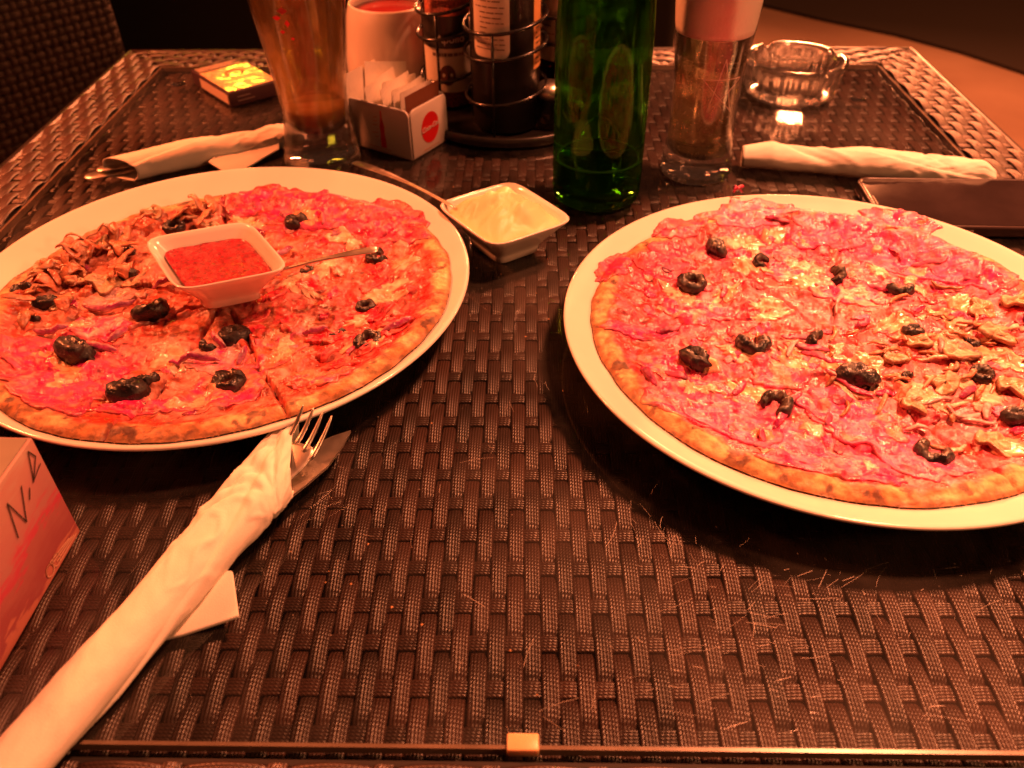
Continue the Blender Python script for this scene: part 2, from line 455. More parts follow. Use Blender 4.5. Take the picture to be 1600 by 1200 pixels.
def text_mesh(txt, size, name='lettering', shear=0.0, ext=0.0002, align='CENTER', bold=0.0):
    cu = bpy.data.curves.new(name, 'FONT'); cu.body = txt; cu.size = size; cu.align_x = align; cu.align_y = 'CENTER'
    cu.shear = shear; cu.extrude = ext; cu.offset = bold; cu.resolution_u = 3
    o = bpy.data.objects.new(name, cu); C.objects.link(o)
    bpy.context.view_layer.update()
    dg = bpy.context.evaluated_depsgraph_get()
    me = bpy.data.meshes.new_from_object(o.evaluated_get(dg))
    me.name = name
    bpy.data.objects.remove(o)
    me.materials.clear()
    return me
def strokes(lines, w, name='print', z=0.0002):
    """flat printed strokes in the local xy plane: list of polylines"""
    mb = MB()
    for ln in lines:
        for a, b in zip(ln[:-1], ln[1:]):
            a = Vector((*a, 0)); b = Vector((*b, 0)); d = (b - a)
            if d.length < 1e-7: continue
            d.normalize(); s = Vector((-d.y, d.x, 0)) * w / 2
            a2 = a - d * w * .3; b2 = b + d * w * .3
            mb.add([(*(a2 - s).xy, z), (*(b2 - s).xy, z), (*(b2 + s).xy, z), (*(a2 + s).xy, z)], [(0, 1, 2, 3)])
    return mb.mesh(name)
def wrap(me, R):
    """bend a mesh lying in xy (x across, y up) round a vertical cylinder facing -y"""
    for v in me.vertices:
        x, y, z = v.co; a = x / R; r = R + z
        v.co = (r * sin(a), -r * cos(a), y)
    me.update()
    return me
def cyl_patch(R, a0, a1, z0, z1, n=20, name='label', round_=0.0):
    V = []; F = []; k = 4
    for i in range(n + 1):
        t = i / n; a = a0 + (a1 - a0) * t
        d = 0
        if round_:
            e = min(t, 1 - t) * abs(a1 - a0) * R
            if e < round_: d = round_ - math.sqrt(max(0, round_ ** 2 - (round_ - e) ** 2))
        V += [(R * sin(a), -R * cos(a), z0 + d), (R * sin(a), -R * cos(a), z1 - d)]
    for i in range(n): F.append((2 * i, 2 * i + 2, 2 * i + 3, 2 * i + 1))
    return mesh(name, V, F)

# ------------------------------------------------------------------ unprojection of a photograph point onto a horizontal plane (layout measuring)
def at(px, py, z=0.0):
    u = px - 800; w = py - 600
    a = u * cos(ROLL) + w * sin(ROLL); b = -u * sin(ROLL) + w * cos(ROLL)
    d = (a / 1300, cos(PITCH) - b / 1300 * sin(PITCH), -sin(PITCH) - b / 1300 * cos(PITCH))
    s = (z - CAMH) / d[2]
    return (d[0] * s, d[1] * s)

# ================================================================== SETTING
FLOOR = -0.74
fl = put('floor', mesh('floor', [(-14, -6, 0), (16, -6, 0), (16, 22, 0), (-14, 22, 0)], [(0, 1, 2, 3)], False), M_floor, loc=(0, 0, FLOOR))
tag(fl, kind='structure')
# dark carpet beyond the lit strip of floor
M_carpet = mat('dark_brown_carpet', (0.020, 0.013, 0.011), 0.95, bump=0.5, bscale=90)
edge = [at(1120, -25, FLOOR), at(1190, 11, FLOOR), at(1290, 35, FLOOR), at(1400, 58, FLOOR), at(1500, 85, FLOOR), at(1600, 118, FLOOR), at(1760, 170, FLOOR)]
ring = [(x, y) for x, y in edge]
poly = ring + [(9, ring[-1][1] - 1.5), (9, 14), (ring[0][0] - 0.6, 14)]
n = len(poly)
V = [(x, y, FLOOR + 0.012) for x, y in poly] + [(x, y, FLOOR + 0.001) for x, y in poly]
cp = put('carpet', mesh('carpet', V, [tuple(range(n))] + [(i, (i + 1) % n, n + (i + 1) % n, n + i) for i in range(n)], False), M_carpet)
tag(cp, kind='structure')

# ================================================================== WOVEN PANELS
def strand_mesh(s0, s1, width, pitch, phase, amp, th, z0=0.0, seg=4, name='strand', flatdip=False, ref=0.0):
    """ribbon along +x from s0 to s1, undulating over crossings spaced by pitch"""
    n = max(2, int(round((s1 - s0) / pitch * seg)))
    s = np.linspace(s0, s1, n + 1)
    if flatdip:
        v = np.abs((((s - ref) / pitch + phase + 1) % 2) - 1)      # 0 on a crest, 1 where it passes under a cross strand
        v = 1 - v
        g = .30 * sstep(.17, .27, v) + .70 * np.sin(np.clip((v - .2) / .8, 0, 1) * pi / 2)
        z = z0 + amp * (2 * g - 1)
    else:
        z = z0 + amp * np.cos(pi * (s - ref) / pitch + phase * pi)
    cs = [(-0.5, -0.6), (-0.42, 0.1), (-0.15, 0.45), (0.15, 0.45), (0.42, 0.1), (0.5, -0.6)]
    V = []; UV = []; F = []
    for i in range(n + 1):
        for a, b in cs:
            V.append((s[i], a * width, z[i] + b * th)); UV.append((a + 0.5, s[i]))
    k = len(cs)
    for i in range(n):
        for j in range(k - 1):
            F.append((i * k + j, i * k + j + 1, (i + 1) * k + j + 1, (i + 1) * k + j))
    me = mesh(name, V, [f[::-1] for f in F], True, UV)
    return me

def weave(parent, x0, x1, y0, y1, pw, pf, ww, wf, amp, ampf, th, m, names=('warp_strand', 'weft_strand'), z=0.0, miter=0.0, seg=4, flatdip=False):
    """warps run along y at spacing pw, wefts along x at spacing pf; miter trims both to a trapezoid widening with +x"""
    nw = int(round((x1 - x0) / pw)); nf = int(round((y1 - y0) / pf))
    pw = (x1 - x0) / nw; pf = (y1 - y0) / nf
    cache = {}
    for i in range(nw):
        x = x0 + (i + .5) * pw
        ext = (x - x0) * miter
        key = ('w', i % 2, round(ext, 5))
        if key not in cache:
            me = strand_mesh(y0 - ext - pf * .5, y1 + ext - pf * .5, ww, pf, i % 2, amp, th, z, seg, names[0], flatdip, y0); me.materials.append(m)
            cache[key] = me
        o = put(names[0], cache[key], None, parent, (x + rnd.gauss(0, .00022), pf * .5, rnd.gauss(0, .00008)), pi / 2 + rnd.gauss(0, .0007))
    jr = range(nf) if not miter else range(-int((x1 - x0) / pf), nf + int((x1 - x0) / pf))
    for j in jr:
        y = y0 + (j + .5) * pf
        cut = 0.0
        if miter:
            cut = max(0, (y0 - y), (y - y1))
            if x1 - x0 - cut < pw: continue
        ph = (j % 2)
        # over where the warps dip: strand i at row j has phase cos(pi*j + i*pi)
        key = ('f', ph, round(cut, 5))
        if key not in cache:
            me = strand_mesh(x0 + cut, x1, wf, pw, 0, -ampf * (1 if ph == 0 else -1), th, z - 0.0002, seg, names[1])
            # phase of warp i (x = x0+(i+.5)pw): shift so crossings coincide
            co = np.zeros(len(me.vertices) * 3); me.vertices.foreach_get('co', co); co = co.reshape(-1, 3)
            s = co[:, 0]; base = co[:, 2] - (z - 0.0002 + (-ampf * (1 if ph == 0 else -1)) * np.cos(pi * s / pw))
            zz = z - 0.0002 - ampf * np.cos(pi * ((s - x0) / pw - .5)) * (1 if ph == 0 else -1)
            co[:, 2] = zz + base
            me.vertices.foreach_set('co', co.ravel()); me.update(); me.materials.append(m)
            cache[key] = me
        put(names[1], cache[key], None, parent, (0, y + rnd.gauss(0, .00045), 0), rnd.gauss(0, .0008))

# ------------------------------------------------------------------ TABLE
table = empty('rattan_table', (0, 0.54, 0), radians(-1.4), 'square brown rattan table with a glass top inset in its woven frame', 'table')
IN, IND, BW = 0.395, 0.386, 0.050
ZW = -0.0085
board = MB().box(-IN - .004, IN + .004, -IND - .004, IND + .004, -0.026, -0.0135).mesh('backing_board')
cw = put('woven_panel', board, M_board, table)
weave(cw, -IN + .002, IN - .002, -IND + .002, IND - .002, 0.0078, 0.0205, 0.0079, 0.0082, 0.0017, 0.0003, 0.0008, M_strand, z=ZW, seg=10, flatdip=True)
# frame: four woven borders, mitred, strands along each side
for k in range(4):
    half = IN if k % 2 else IND
    inner = IND if k % 2 else IN
    Rz = Matrix.Rotation(k * pi / 2, 4, 'Z')
    mb = MB()
    a = inner + .004
    V = [(a, -half - .004, -.05), (a + BW - .006, -half - BW, -.05), (a + BW - .006, half + BW, -.05), (a, half + .004, -.05)]
    V = V + [(x, y, -.005) for x, y, _ in V]
    mb.add(V, [(3, 2, 1, 0), (4, 5, 6, 7), (0, 1, 5, 4), (1, 2, 6, 5), (2, 3, 7, 6), (3, 0, 4, 7)])
    fr = put('woven_border', mb.mesh('woven_border'), M_board, table, rz=k * pi / 2)
    weave(fr, inner + .003, inner + BW, -half - .002, half + .002, 0.0094, 0.0205, 0.0095, 0.0082, 0.0019, 0.0003, 0.0010, M_strand, z=-0.0018, miter=0.97, seg=10, flatdip=True)
    # rolled strand edging on the outside, strands wound down the apron
    ed = tube([(inner + BW + .001, y, -.0035) for y in np.linspace(-half - BW, half + BW, 30)], 0.0042, 8, name='edge_cord')
    put('edge_cord', ed, M_strand, fr)
    ap = MB().box(inner + BW - .006, inner + BW - .001, -half - BW + .003, half + BW - .003, -0.13, -0.006).mesh('apron')
    put('apron', ap, M_metaldark, table, rz=k * pi / 2)
for sx in (-1, 1):
    for sy in (-1, 1):
        lg = MB().box(sx * .40 - .025, sx * .40 + .025, sy * .39 - .025, sy * .39 + .025, FLOOR, -.05).mesh('leg')
        bevel(put('leg', lg, M_metaldark, table), 0.004)
# glass top: thin slab
gx, gy = IN - .003, IND - .003
gt = MB().box(-gx, gx, -gy, gy, -0.0055, 0.0).mesh('glass_top')
# keep only the upper face and the bright ground edge of the slab
gtop = mesh('glass_top', [(-gx, -gy, 0), (gx, -gy, 0), (gx, gy, 0), (-gx, gy, 0)], [(0, 1, 2, 3)], False)
put('glass_top', gtop, M_top, table, (0, 0, 0))
M_edge = mat('ground_glass_edge', (0.30, 0.20, 0.14), 0.25, spec=0.8, var=0.2, vscale=60)
mb = MB()
for k in range(4):
    a, b = (gx, gy) if k % 2 == 0 else (gy, gx)
    mb.box(-a, a, -b, -b + .0016, -0.0052, -0.0004, Matrix.Rotation(k * pi / 2, 4, 'Z'))
put('glass_edge', mb.mesh('glass_edge'), M_edge, table)
# dark channel round the glass
mb = MB()
for k in range(4):
    a, b = (IN, IND) if k % 2 == 0 else (IND, IN)
    mb.box(-a - .0025, a + .0025, -b - .003, -b - .0004, -0.012, -0.0038, Matrix.Rotation(k * pi / 2, 4, 'Z'))
put('channel_trim', mb.mesh('channel_trim'), M_board, table)
# clear bumpers that hold the glass
for (bx, by, rz) in ((0.0 , -gy + .0015, 0), (0.2, -gy + .0015, 0)):
    pass
tinv = (Matrix.Translation((0, 0.54, 0)) @ Matrix.Rotation(radians(-1.4), 4, 'Z')).inverted()
p = tinv @ Vector((*at(817, 1168), 0))
bm_ = MB().box(-.0062, .0062, -.0036, .0036, -.0035, .0016).mesh('bumper')
bevel(put('bumper', bm_, M_gasket, table, (p.x, -gy + .0020, 0)), 0.0008)
# scratches on the glass, most of them right of centre
mb = MB()
r2 = random.Random(3)
def scratch(x, y, L, a, w):
    n = 5; bend = r2.uniform(-.25, .25); pts = []
    for i in range(n + 1):
        t = i / n - .5; aa = a + bend * t
        pts.append((x + L * t * cos(aa), y + L * t * sin(aa)))
    for (xa, ya), (xb, yb) in zip(pts[:-1], pts[1:]):
        d = hypot(xb - xa, yb - ya) + 1e-9; sx, sy = -(yb - ya) / d * w / 2, (xb - xa) / d * w / 2
        mb.add([(xa - sx, ya - sy, .0003), (xb - sx, yb - sy, .0003), (xb + sx, yb + sy, .0003), (xa + sx, ya + sy, .0003)], [(0, 1, 2, 3)])
for (px, py, sp, k, amin, amax) in ((1200, 930, 90, 46, -.3, 1.0), (1030, 850, 60, 26, 1.0, 2.2), (1200, 1050, 100, 30, -.35, .35), (1450, 960, 70, 9, .9, 1.8), (1300, 1130, 160, 14, -.4, .5), (900, 1080, 160, 16, -1, 2), (300, 900, 150, 10, 1.2, 2.2), (700, 750, 160, 12, -1, 2), (1500, 900, 60, 8, 0, 1), (1250, 200, 120, 14, -1, 2), (860, 620, 60, 10, 1.2, 1.9)):
    for i in range(k):
        x, y = at(px + r2.gauss(0, sp), py + r2.gauss(0, sp * .45))
        q = tinv @ Vector((x, y, 0))
        if abs(q.x) > gx - .01 or abs(q.y) > gy - .006: continue
        scratch(q.x, q.y, r2.choice((.002, .004, .006, .009, .016)) * r2.uniform(.6, 1.2), r2.uniform(amin, amax), r2.choice((.00005, .00007, .00009, .00014)))
tag(put('scratches', mb.mesh('scratches'), M_scratch, table), kind='stuff')

# ------------------------------------------------------------------ chairs
def leg_tube(x, y, z0, z1, r, dx=0, dy=0):
    return tube([(x + dx, y + dy, z0), (x, y, z1)], r, 10, name='leg')
# woven chair at the left far corner, side of its back towards the table corner
ch = empty('rattan_chair', (-0.60, 1.30, FLOOR), 0.0, 'dark red brown woven rattan chair beside the far left corner of the table', 'chair')
d = Vector((-0.64, -0.77, 0)); ang = atan2(d.y, d.x)
ch.rotation_euler = (0, 0, ang)
bk = put('backrest', MB().box(0.02, .60, .012, .03, 0.30, 1.02).mesh('backrest'), M_metaldark, ch)
# weave() lies in xy; stand it up in the chair's xz plane, facing local -y side of the panel
holder = bpy.data.objects.new('woven_panel', MB().box(0, .60, 0.0, 1.02, -0.012, -0.006).mesh('woven_panel'))
holder.data.materials.append(M_board); C.objects.link(holder); holder.parent = ch
holder.matrix_local = Matrix.Translation((0, .034, 0.02)) @ Matrix.Rotation(pi, 4, 'Z') @ Matrix.Translation((-.60, 0, 0)) @ Matrix.Rotation(pi / 2, 4, 'X')
weave(holder, 0, .60, 0, 1.02, 0.0125, 0.0110, 0.0100, 0.0106, 0.0008, 0.0013, 0.0018, M_chair, names=('upright_strand', 'cross_strand'), z=0.0, seg=2)
put('seat', MB().box(0.02, .58, -.46, .0, .38, .44).mesh('seat'), M_darkfabric, ch)
for x, y in ((.04, 0.0), (.56, 0.0), (.04, -.44), (.56, -.44)):
    put('leg', leg_tube(x, y, 0, .39, .018), M_metaldark, ch)
put('frame_tube', tube([(0.0, .02, 0.30), (0.0, .02, 1.03), (.60, .02, 1.03), (.60, .02, 0.30)], .010, 10), M_chair, ch)

# black armchair across the table
ac = empty('upholstered_bench', (-0.12, 1.42, FLOOR), 0.0, 'black upholstered bench behind the far side of the table', 'bench')
bevel(put('seat', MB().box(-.40, .46, -.30, .30, .22, .46).mesh('seat'), M_darkfabric, ac), .03)
bevel(put('backrest', MB().box(-.72, .46, .301, .42, .10, .92).mesh('backrest'), M_darkfabric, ac), .03)
for x, y in ((-.36, -.26), (.42, -.26), (-.66, .36), (.42, .36)):
    put('leg', leg_tube(x, y, 0, .23 if y < 0 else .12, .02), M_metaldark, ac)
# chair with grey legs standing on the carpet in the distance
gc = empty('bistro_chair', (at(1330, -30, FLOOR)[0] , at(1330, -30, FLOOR)[1], FLOOR + .012), 0.3, 'metal chair with grey legs on the dark carpet, top right beyond the ashtray', 'chair')
bevel(put('seat', MB().box(-.24, .24, -.24, .24, .43, .46).mesh('seat'), M_greymetal, gc), .01)
bevel(put('backrest', MB().box(-.24, .24, .20, .23, .60, .90).mesh('backrest'), M_greymetal, gc), .01)
for x, y in ((-.22, -.22), (.22, -.22), (-.22, .215), (.22, .215)):
    put('leg', tube([(x, y, 0), (x, y, .90 if y > 0 else .43)], .020, 10, name='leg'), M_greymetal, gc)

# ================================================================== PLATES AND PIZZAS
PL = (-.1878, .4605); PR = (.1923, .4032)
PROF = [(0, .0052), (.095, .0052), (.108, .0062), (.122, .0098), (.140, .0165), (.154, .0226), (.1585, .0243), (.1602, .0246)]
def plate_top(r):
    rr = [a for a, b in PROF]; zz = [b for a, b in PROF]
    return np.interp(r, rr, zz)
def make_plate(c, label):
    prof = [(0, .0052), (.05, .0052), (.095, .0052), (.103, .0056), (.110, .0066), (.122, .0098), (.140, .0165), (.152, .0217), (.1575, .0240), (.1596, .0247),
            (.1608, .0243), (.1610, .0232), (.1595, .0215), (.150, .0170), (.130, .0085), (.105, .0020), (.098, .0012), (.094, .0003), (.090, .0003), (.088, .0020), (0, .0022)]
    me = lathe(prof, 160, 'dinner_plate')
    o = put('dinner_plate', me, M_white, None, (c[0], c[1], 0.0003))
    tag(o, label, 'plate', 'plates under the pizzas')
make_plate(PL, 'large round white plate under the pizza on the left')
make_plate(PR, 'large round white plate under the pizza on the right')

# real colours of the food
CREAM = np.array((.86, .54, .40)); CHEESE = np.array((.80, .25, .14)); BROWN = np.array((.42, .15, .055)); SAUCE = np.array((.55, .045, .03))
CRUST = np.array((.80, .44, .19)); CRUSTB = np.array((.50, .20, .07)); CHAR = np.array((.10, .035, .02))
HAM = np.array((.78, .035, .22)); HAMD = np.array((.52, .008, .08)); PEP = np.array((.76, .008, .05)); ONION = np.array((.34, .03, .15)); ONIONW = np.array((.72, .40, .42))
MUSH = np.array((.62, .42, .24)); MUSHD = np.array((.20, .09, .05)); BACON = np.array((.60, .24, .12)); OLIVE = np.array((.014, .011, .013)); OLIVEI = np.array((.09, .06, .04))

class Pizza:
    def __init__(s, name, c, R, seed, label, cuts, zones, reds, cream=CREAM, cheese=CHEESE, cutw=1.0, tint=(.94, .62, .66)):
        s.tint = tint
        s.cream = cream; s.cheese = cheese; s.cutw = cutw
        s.c = c; s.R = R; s.seed = seed; s.pc = None
        s.cuts = cuts
        s.name = name
        s.zones = []
        for (px, py, rad, col, w) in zones:
            x, y = at(px, py, .022); s.zones.append((x - c[0], y - c[1], rad, col, w))
        s.root = empty(name, (c[0], c[1], 0.0), 0, label, 'pizza', 'pizzas on the white plates')
        s.reds = reds
        st = .0009
        nn = int(2 * (R + .004) / st) + 1
        g = np.linspace(-R - .004, R + .004, nn)
        X, Y = np.meshgrid(g, g)
        r = np.hypot(X, Y); th = np.arctan2(Y, X)
        edge = s.edge(th)
        Z = s.height(X, Y)
        col = s.color(X, Y)
        inside = r < edge
        col = np.concatenate([col, (1 - s.cr)[..., None]], -1)
        # snap outer ring down to underside
        idx = -np.ones(X.shape, int)
        keep = r < edge + st * 1.0
        sc = np.where(r > edge, edge / np.maximum(r, 1e-6), 1.0)
        Xs = X * sc; Ys = Y * sc
        Z = np.where(r > edge, s.under(Xs, Ys) + .0015, Z)
        idx[keep] = np.arange(keep.sum())
        V = np.stack([Xs[keep], Ys[keep], Z[keep]], 1)
        a = idx[:-1, :-1]; b = idx[:-1, 1:]; cc = idx[1:, 1:]; dd = idx[1:, :-1]
        ok = (a >= 0) & (b >= 0) & (cc >= 0) & (dd >= 0)
        F = np.stack([a[ok], b[ok], cc[ok], dd[ok]], 1)
        me = mesh('crust', V, F.tolist(), True, None, col[keep])
        put('crust', me, M_pizza, s.root)
    def edge(s, th):
        return s.R * (1 + .020 * (fbm(np.cos(th) * 2 + 5, np.sin(th) * 2 + 5, 3, s.seed) - .5) * 2 + .010 * (vnoise(np.cos(th) * 14 + 50, np.sin(th) * 14 + 50, s.seed) - .5))
    def under(s, x, y):
        # the pizza rests on the plate, whose centre may be offset from the pizza's
        gx, gy = x + s.c[0] - s.pcn()[0], y + s.c[1] - s.pcn()[1]
        return plate_top(np.hypot(gx, gy))
    def pcn(s): return PL if s.c[0] < 0 else PR
    def height(s, x, y):
        x = np.asarray(x, float); y = np.asarray(y, float)
        r = np.hypot(x, y); th = np.arctan2(y, x); e = s.edge(th)
        d = e - r
        base = s.under(x, y) + .0056
        rim = .0020 * np.exp(-((d - .010) / .0075) ** 2) * (.55 + .9 * vnoise(np.cos(th) * 6 + 9, np.sin(th) * 6 + 9, s.seed + 3))
        fall = np.clip(d / .0080, 0, 1) ** .45
        ins = sstep(.007, .017, d)
        q = 1.0
        ch = ins * (.0046 * (fbm(x / .020, y / .020, 3, s.seed + 7) - .4) + .0030 * (fbm(x / .0075, y / .0075, 4, s.seed + 9) - .5) + .0012 * (np.abs(fbm(x / .0034, y / .0034, 3, s.seed + 12) - .5)))
        cr = (1 - ins) * (.0048 * (fbm(x / .009, y / .009, 4, s.seed + 14) - .5))
        bub = .0024 * sstep(.70, .84, vnoise(x / .012, y / .012, s.seed + 21)) * ins
        w1 = x + .004 * fbm(x / .009, y / .009, 2, s.seed + 5); w2 = y + .004 * fbm(x / .009, y / .009, 2, s.seed + 6)
        bub = bub + .0011 * ins * ((1 - np.abs(2 * vnoise(w1 / .0065, w2 / .0065, s.seed + 22) - 1)) ** 3 - .3) + .0004 * ins * ((1 - np.abs(2 * vnoise(w1 / .0030, w2 / .0030, s.seed + 23) - 1)) ** 3 - .3)
        h = base + rim + ch + cr + bub
        for a, off in s.cuts:
            dx, dy = cos(a), sin(a)
            along = x * dx + y * dy; per = -x * dy + y * dx + off + .0025 * (vnoise(along / .02, along * 0 + a, 4) - .5)
            h = h - np.where(along > .0, .0048 * s.cutw * np.exp(-(per / .0012) ** 2), 0) * sstep(0, .02, along)
        u = s.under(x, y)
        return u + (h - u) * np.clip(fall, .05, 1)
    def color(s, x, y):
        r = np.hypot(x, y); th = np.arctan2(y, x); d = s.edge(th) - r
        def mix(a, b, t): return a * (1 - t[..., None]) + b * t[..., None]
        n1 = fbm(x / .016, y / .016, 4, s.seed + 31); n2 = fbm(x / .010, y / .010, 4, s.seed + 41); n3 = fbm(x / .022, y / .022, 5, s.seed + 51); n4 = fbm(x / .0045, y / .0045, 4, s.seed + 61)
        col = np.broadcast_to(s.cream, x.shape + (3,)).copy()
        col = mix(col, s.cheese, sstep(.42, .62, n1))
        col = mix(col, SAUCE * 1.1, sstep(.50, .60, n3 * .7 + n4 * .3) * .9 * s.reds)
        # warped zones of colour
        wx = x + .010 * (fbm(x / .012, y / .012, 3, s.seed + 71) - .5) * 2; wy = y + .010 * (fbm(x / .012, y / .012, 3, s.seed + 81) - .5) * 2
        for (zx, zy, rad, c, w) in s.zones:
            t = sstep(1.0, .55, np.hypot(wx - zx, wy - zy) / rad) * w * (.60 + .40 * sstep(.36, .52, n4 * .6 + n2 * .4))
            col = mix(col, c, t)
        col = mix(col, BROWN, sstep(.57, .66, n2) * .8)
        col = mix(col, SAUCE * .55, sstep(.62, .70, fbm(x / .0055, y / .0055, 4, s.seed + 45)) * .8)
        # cheese strings over everything
        rg = 1 - np.abs(fbm(x / .010, y / .010, 3, s.seed + 91) - .5) * 14
        col = mix(col, s.cream, np.clip(rg, 0, 1) * .55)
        ring = sstep(.022, .014, d + .006 * (n1 - .5)) * sstep(.008, .013, d + .010 * (n2 - .5))
        col = mix(col, SAUCE, ring * .8 * sstep(.38, .52, n4))
        cr = sstep(.0145, .0085, d + .012 * (n2 - .5))
        ccol = mix(np.broadcast_to(CRUST, x.shape + (3,)), CRUSTB, sstep(.42, .58, n2))
        ccol = mix(ccol, CHAR, sstep(.62, .70, fbm(x / .007, y / .007, 4, s.seed + 99)) * .85)
        ccol = mix(ccol, CRUSTB * .6, sstep(.0035, .001, d) * .8)
        col = mix(col, ccol, cr)
        for a, off in s.cuts:
            dx, dy = cos(a), sin(a); along = x * dx + y * dy; per = -x * dy + y * dx + off + .0025 * (vnoise(along / .02, along * 0 + a, 4) - .5)
            col = mix(col, SAUCE * .55, np.where(along > .01, np.exp(-(per / .0011) ** 2), 0) * .8 * s.cutw)
        s.cr = cr
        return col * (np.array(s.tint) * (1 - cr[..., None]) + cr[..., None])
    def loc(s, px, py, z=.020):
        x, y = at(px, py, z)
        return x - s.c[0], y - s.c[1]
    # ---- toppings, each one a part lying on the cheese
    def drape(s, name, px, py, rx, ry, rot, col, col2=None, lift=.0006, curl=.0012, seed=0, cheese=.3, ragged=.40, m=None):
        cx, cy = s.loc(px, py)
        nr, na = (24, 90) if rx > .012 else (9, 36)
        V = []; Cc = []
        a = np.linspace(0, 2 * pi, na, endpoint=False)
        rag = 1 + ragged * .7 * (vnoise(np.cos(a) * 1.6 + seed, np.sin(a) * 1.6, seed + 2) - .5) * 2 + ragged * .35 * (vnoise(np.cos(a) * 6 + seed, np.sin(a) * 6, seed + 5) - .5) * 2
        rows = []
        for i in range(nr + 1):
            t = i / nr
            lx = rx * t * rag * np.cos(a); ly = ry * t * rag * np.sin(a)
            x = cx + lx * cos(rot) - ly * sin(rot); y = cy + lx * sin(rot) + ly * cos(rot)
            z = s.height(x, y)
            zs = (s.height(x + .002, y) + s.height(x - .002, y) + s.height(x, y + .002) + s.height(x, y - .002)) / 4
            z = z * .7 + .3 * np.maximum(z, zs) + lift * (1 if i < nr else .2) + curl * sstep(.75, 1.0, t) * (vnoise(a / 1.1, a * 0 + seed, seed + 8)) * (1 if i < nr else .55) + .0014 * (vnoise(x / .008, y / .008, seed + 30) - .4) * sstep(1.0, .8, t)
            rows.append(np.stack([x, y, z], 1))
            n = fbm(x / .006, y / .006, 4, seed + 4); n2 = fbm(x / .0035, y / .0035, 3, seed + 14)
            c = col * (1 - sstep(.4, .7, n)[:, None]) + (col2 if col2 is not None else col * .75) * sstep(.4, .7, n)[:, None]
            m_ = sstep(.56, .66, n2 * .5 + n * .5) * cheese * 2
            c = c * (1 - m_[:, None]) + s.cream * np.array((.95, .75, .85)) * m_[:, None]
            under_ = s.color(x, y)
            n5 = fbm(x / .004, y / .004, 4, seed + 24)
            bl = np.clip(sstep(.55, 1.0, t + .9 * (n5 - .5)) * .40 + sstep(.64, .70, n5) * .5, 0, 1)
            c = c * (1 - bl[:, None]) + under_ * bl[:, None]
            Cc.append(c)
        rows.append(np.stack([rows[-1][:, 0], rows[-1][:, 1], s.height(rows[-1][:, 0], rows[-1][:, 1]) - .0008], 1)); Cc.append(Cc[-1] * .6)
        V, F = loft([r.tolist() for r in rows[1:]])
        V = list(V) + [tuple(rows[0][0])]; k = len(V) - 1
        F = list(F) + [(k, (j + 1) % na, j) for j in range(na)]
        F = [f[::-1] for f in F]
        col_ = np.concatenate(Cc[1:] + [Cc[0][:1]], 0)
        return put(name, mesh(name, V, F, True, None, col_), m or M_meat, s.root)
    def cheese_blob(s, x, y, rx, ry, rot, seed):
        old = s.loc; s.loc = (lambda u, v, z=0: (u, v))
        c = np.array((.90, .62, .44)) if seed % 3 else np.array((.86, .50, .30))
        s.drape('melted_cheese', x, y, rx, ry, rot, c, c * np.array((.95, .72, .6)), lift=.0009, curl=-.0004, seed=seed, cheese=.0, ragged=.85, m=M_cheese)
        s.loc = old
    def strip(s, name, px, py, L, w, th, rot, curv, col, col2, lift=.001, arch=.002, seed=0, m=None, tilt=0.0, mid=None):
        """bent strip, rounded; upper face colour col, edges col2"""
        cx, cy = s.loc(px, py); n = 12; rings = []; cols = []
        for i in range(n + 1):
            t = i / n - .5
            a = rot + curv * t
            if abs(curv) > .05:
                Rr = L / curv; lx = Rr * (sin(a) - sin(rot)); ly = -Rr * (cos(a) - cos(rot))
            else: lx, ly = L * t * cos(rot), L * t * sin(rot)
            ww = w * (1 - (2 * abs(t)) ** 4 * .75) * (1 + .25 * (float(vnoise(t * 5 + seed, seed, 3)) - .5))
            x, y = cx + lx, cy + ly
            z = float(s.height(x, y)) + lift + th / 2 + arch * cos(pi * t) * (0.5 + float(vnoise(seed, t * 3, 5)))
            nx, ny = -sin(a), cos(a)
            tl = tilt + .5 * (float(vnoise(t * 3, seed, 9)) - .5)
            ring_ = []; 
            for (u, v) in ((-.5, 0), (-.42, .4), (-.15, .55), (.15, .55), (.42, .4), (.5, 0), (.42, -.4), (-.42, -.4)):
                U = u * ww; Q = v * th * (1 - (2 * abs(t)) ** 4 * .5)
                U2 = U * cos(tl) - Q * sin(tl); Q2 = U * sin(tl) + Q * cos(tl)
                ring_.append((x + nx * U2, y + ny * U2, z + Q2))
                k = abs(u) * 2
                c = col * (1 - k ** 3) + col2 * k ** 3
                c = c * (.8 + .4 * float(vnoise(x * 400 + u * 3, y * 400, seed)))
                cols.append(c)
            rings.append(ring_)
        V, F = loft(rings, True, True, True)
        return put(name, mesh(name, V, F, True, None, np.array(cols)), m or M_meat, s.root)
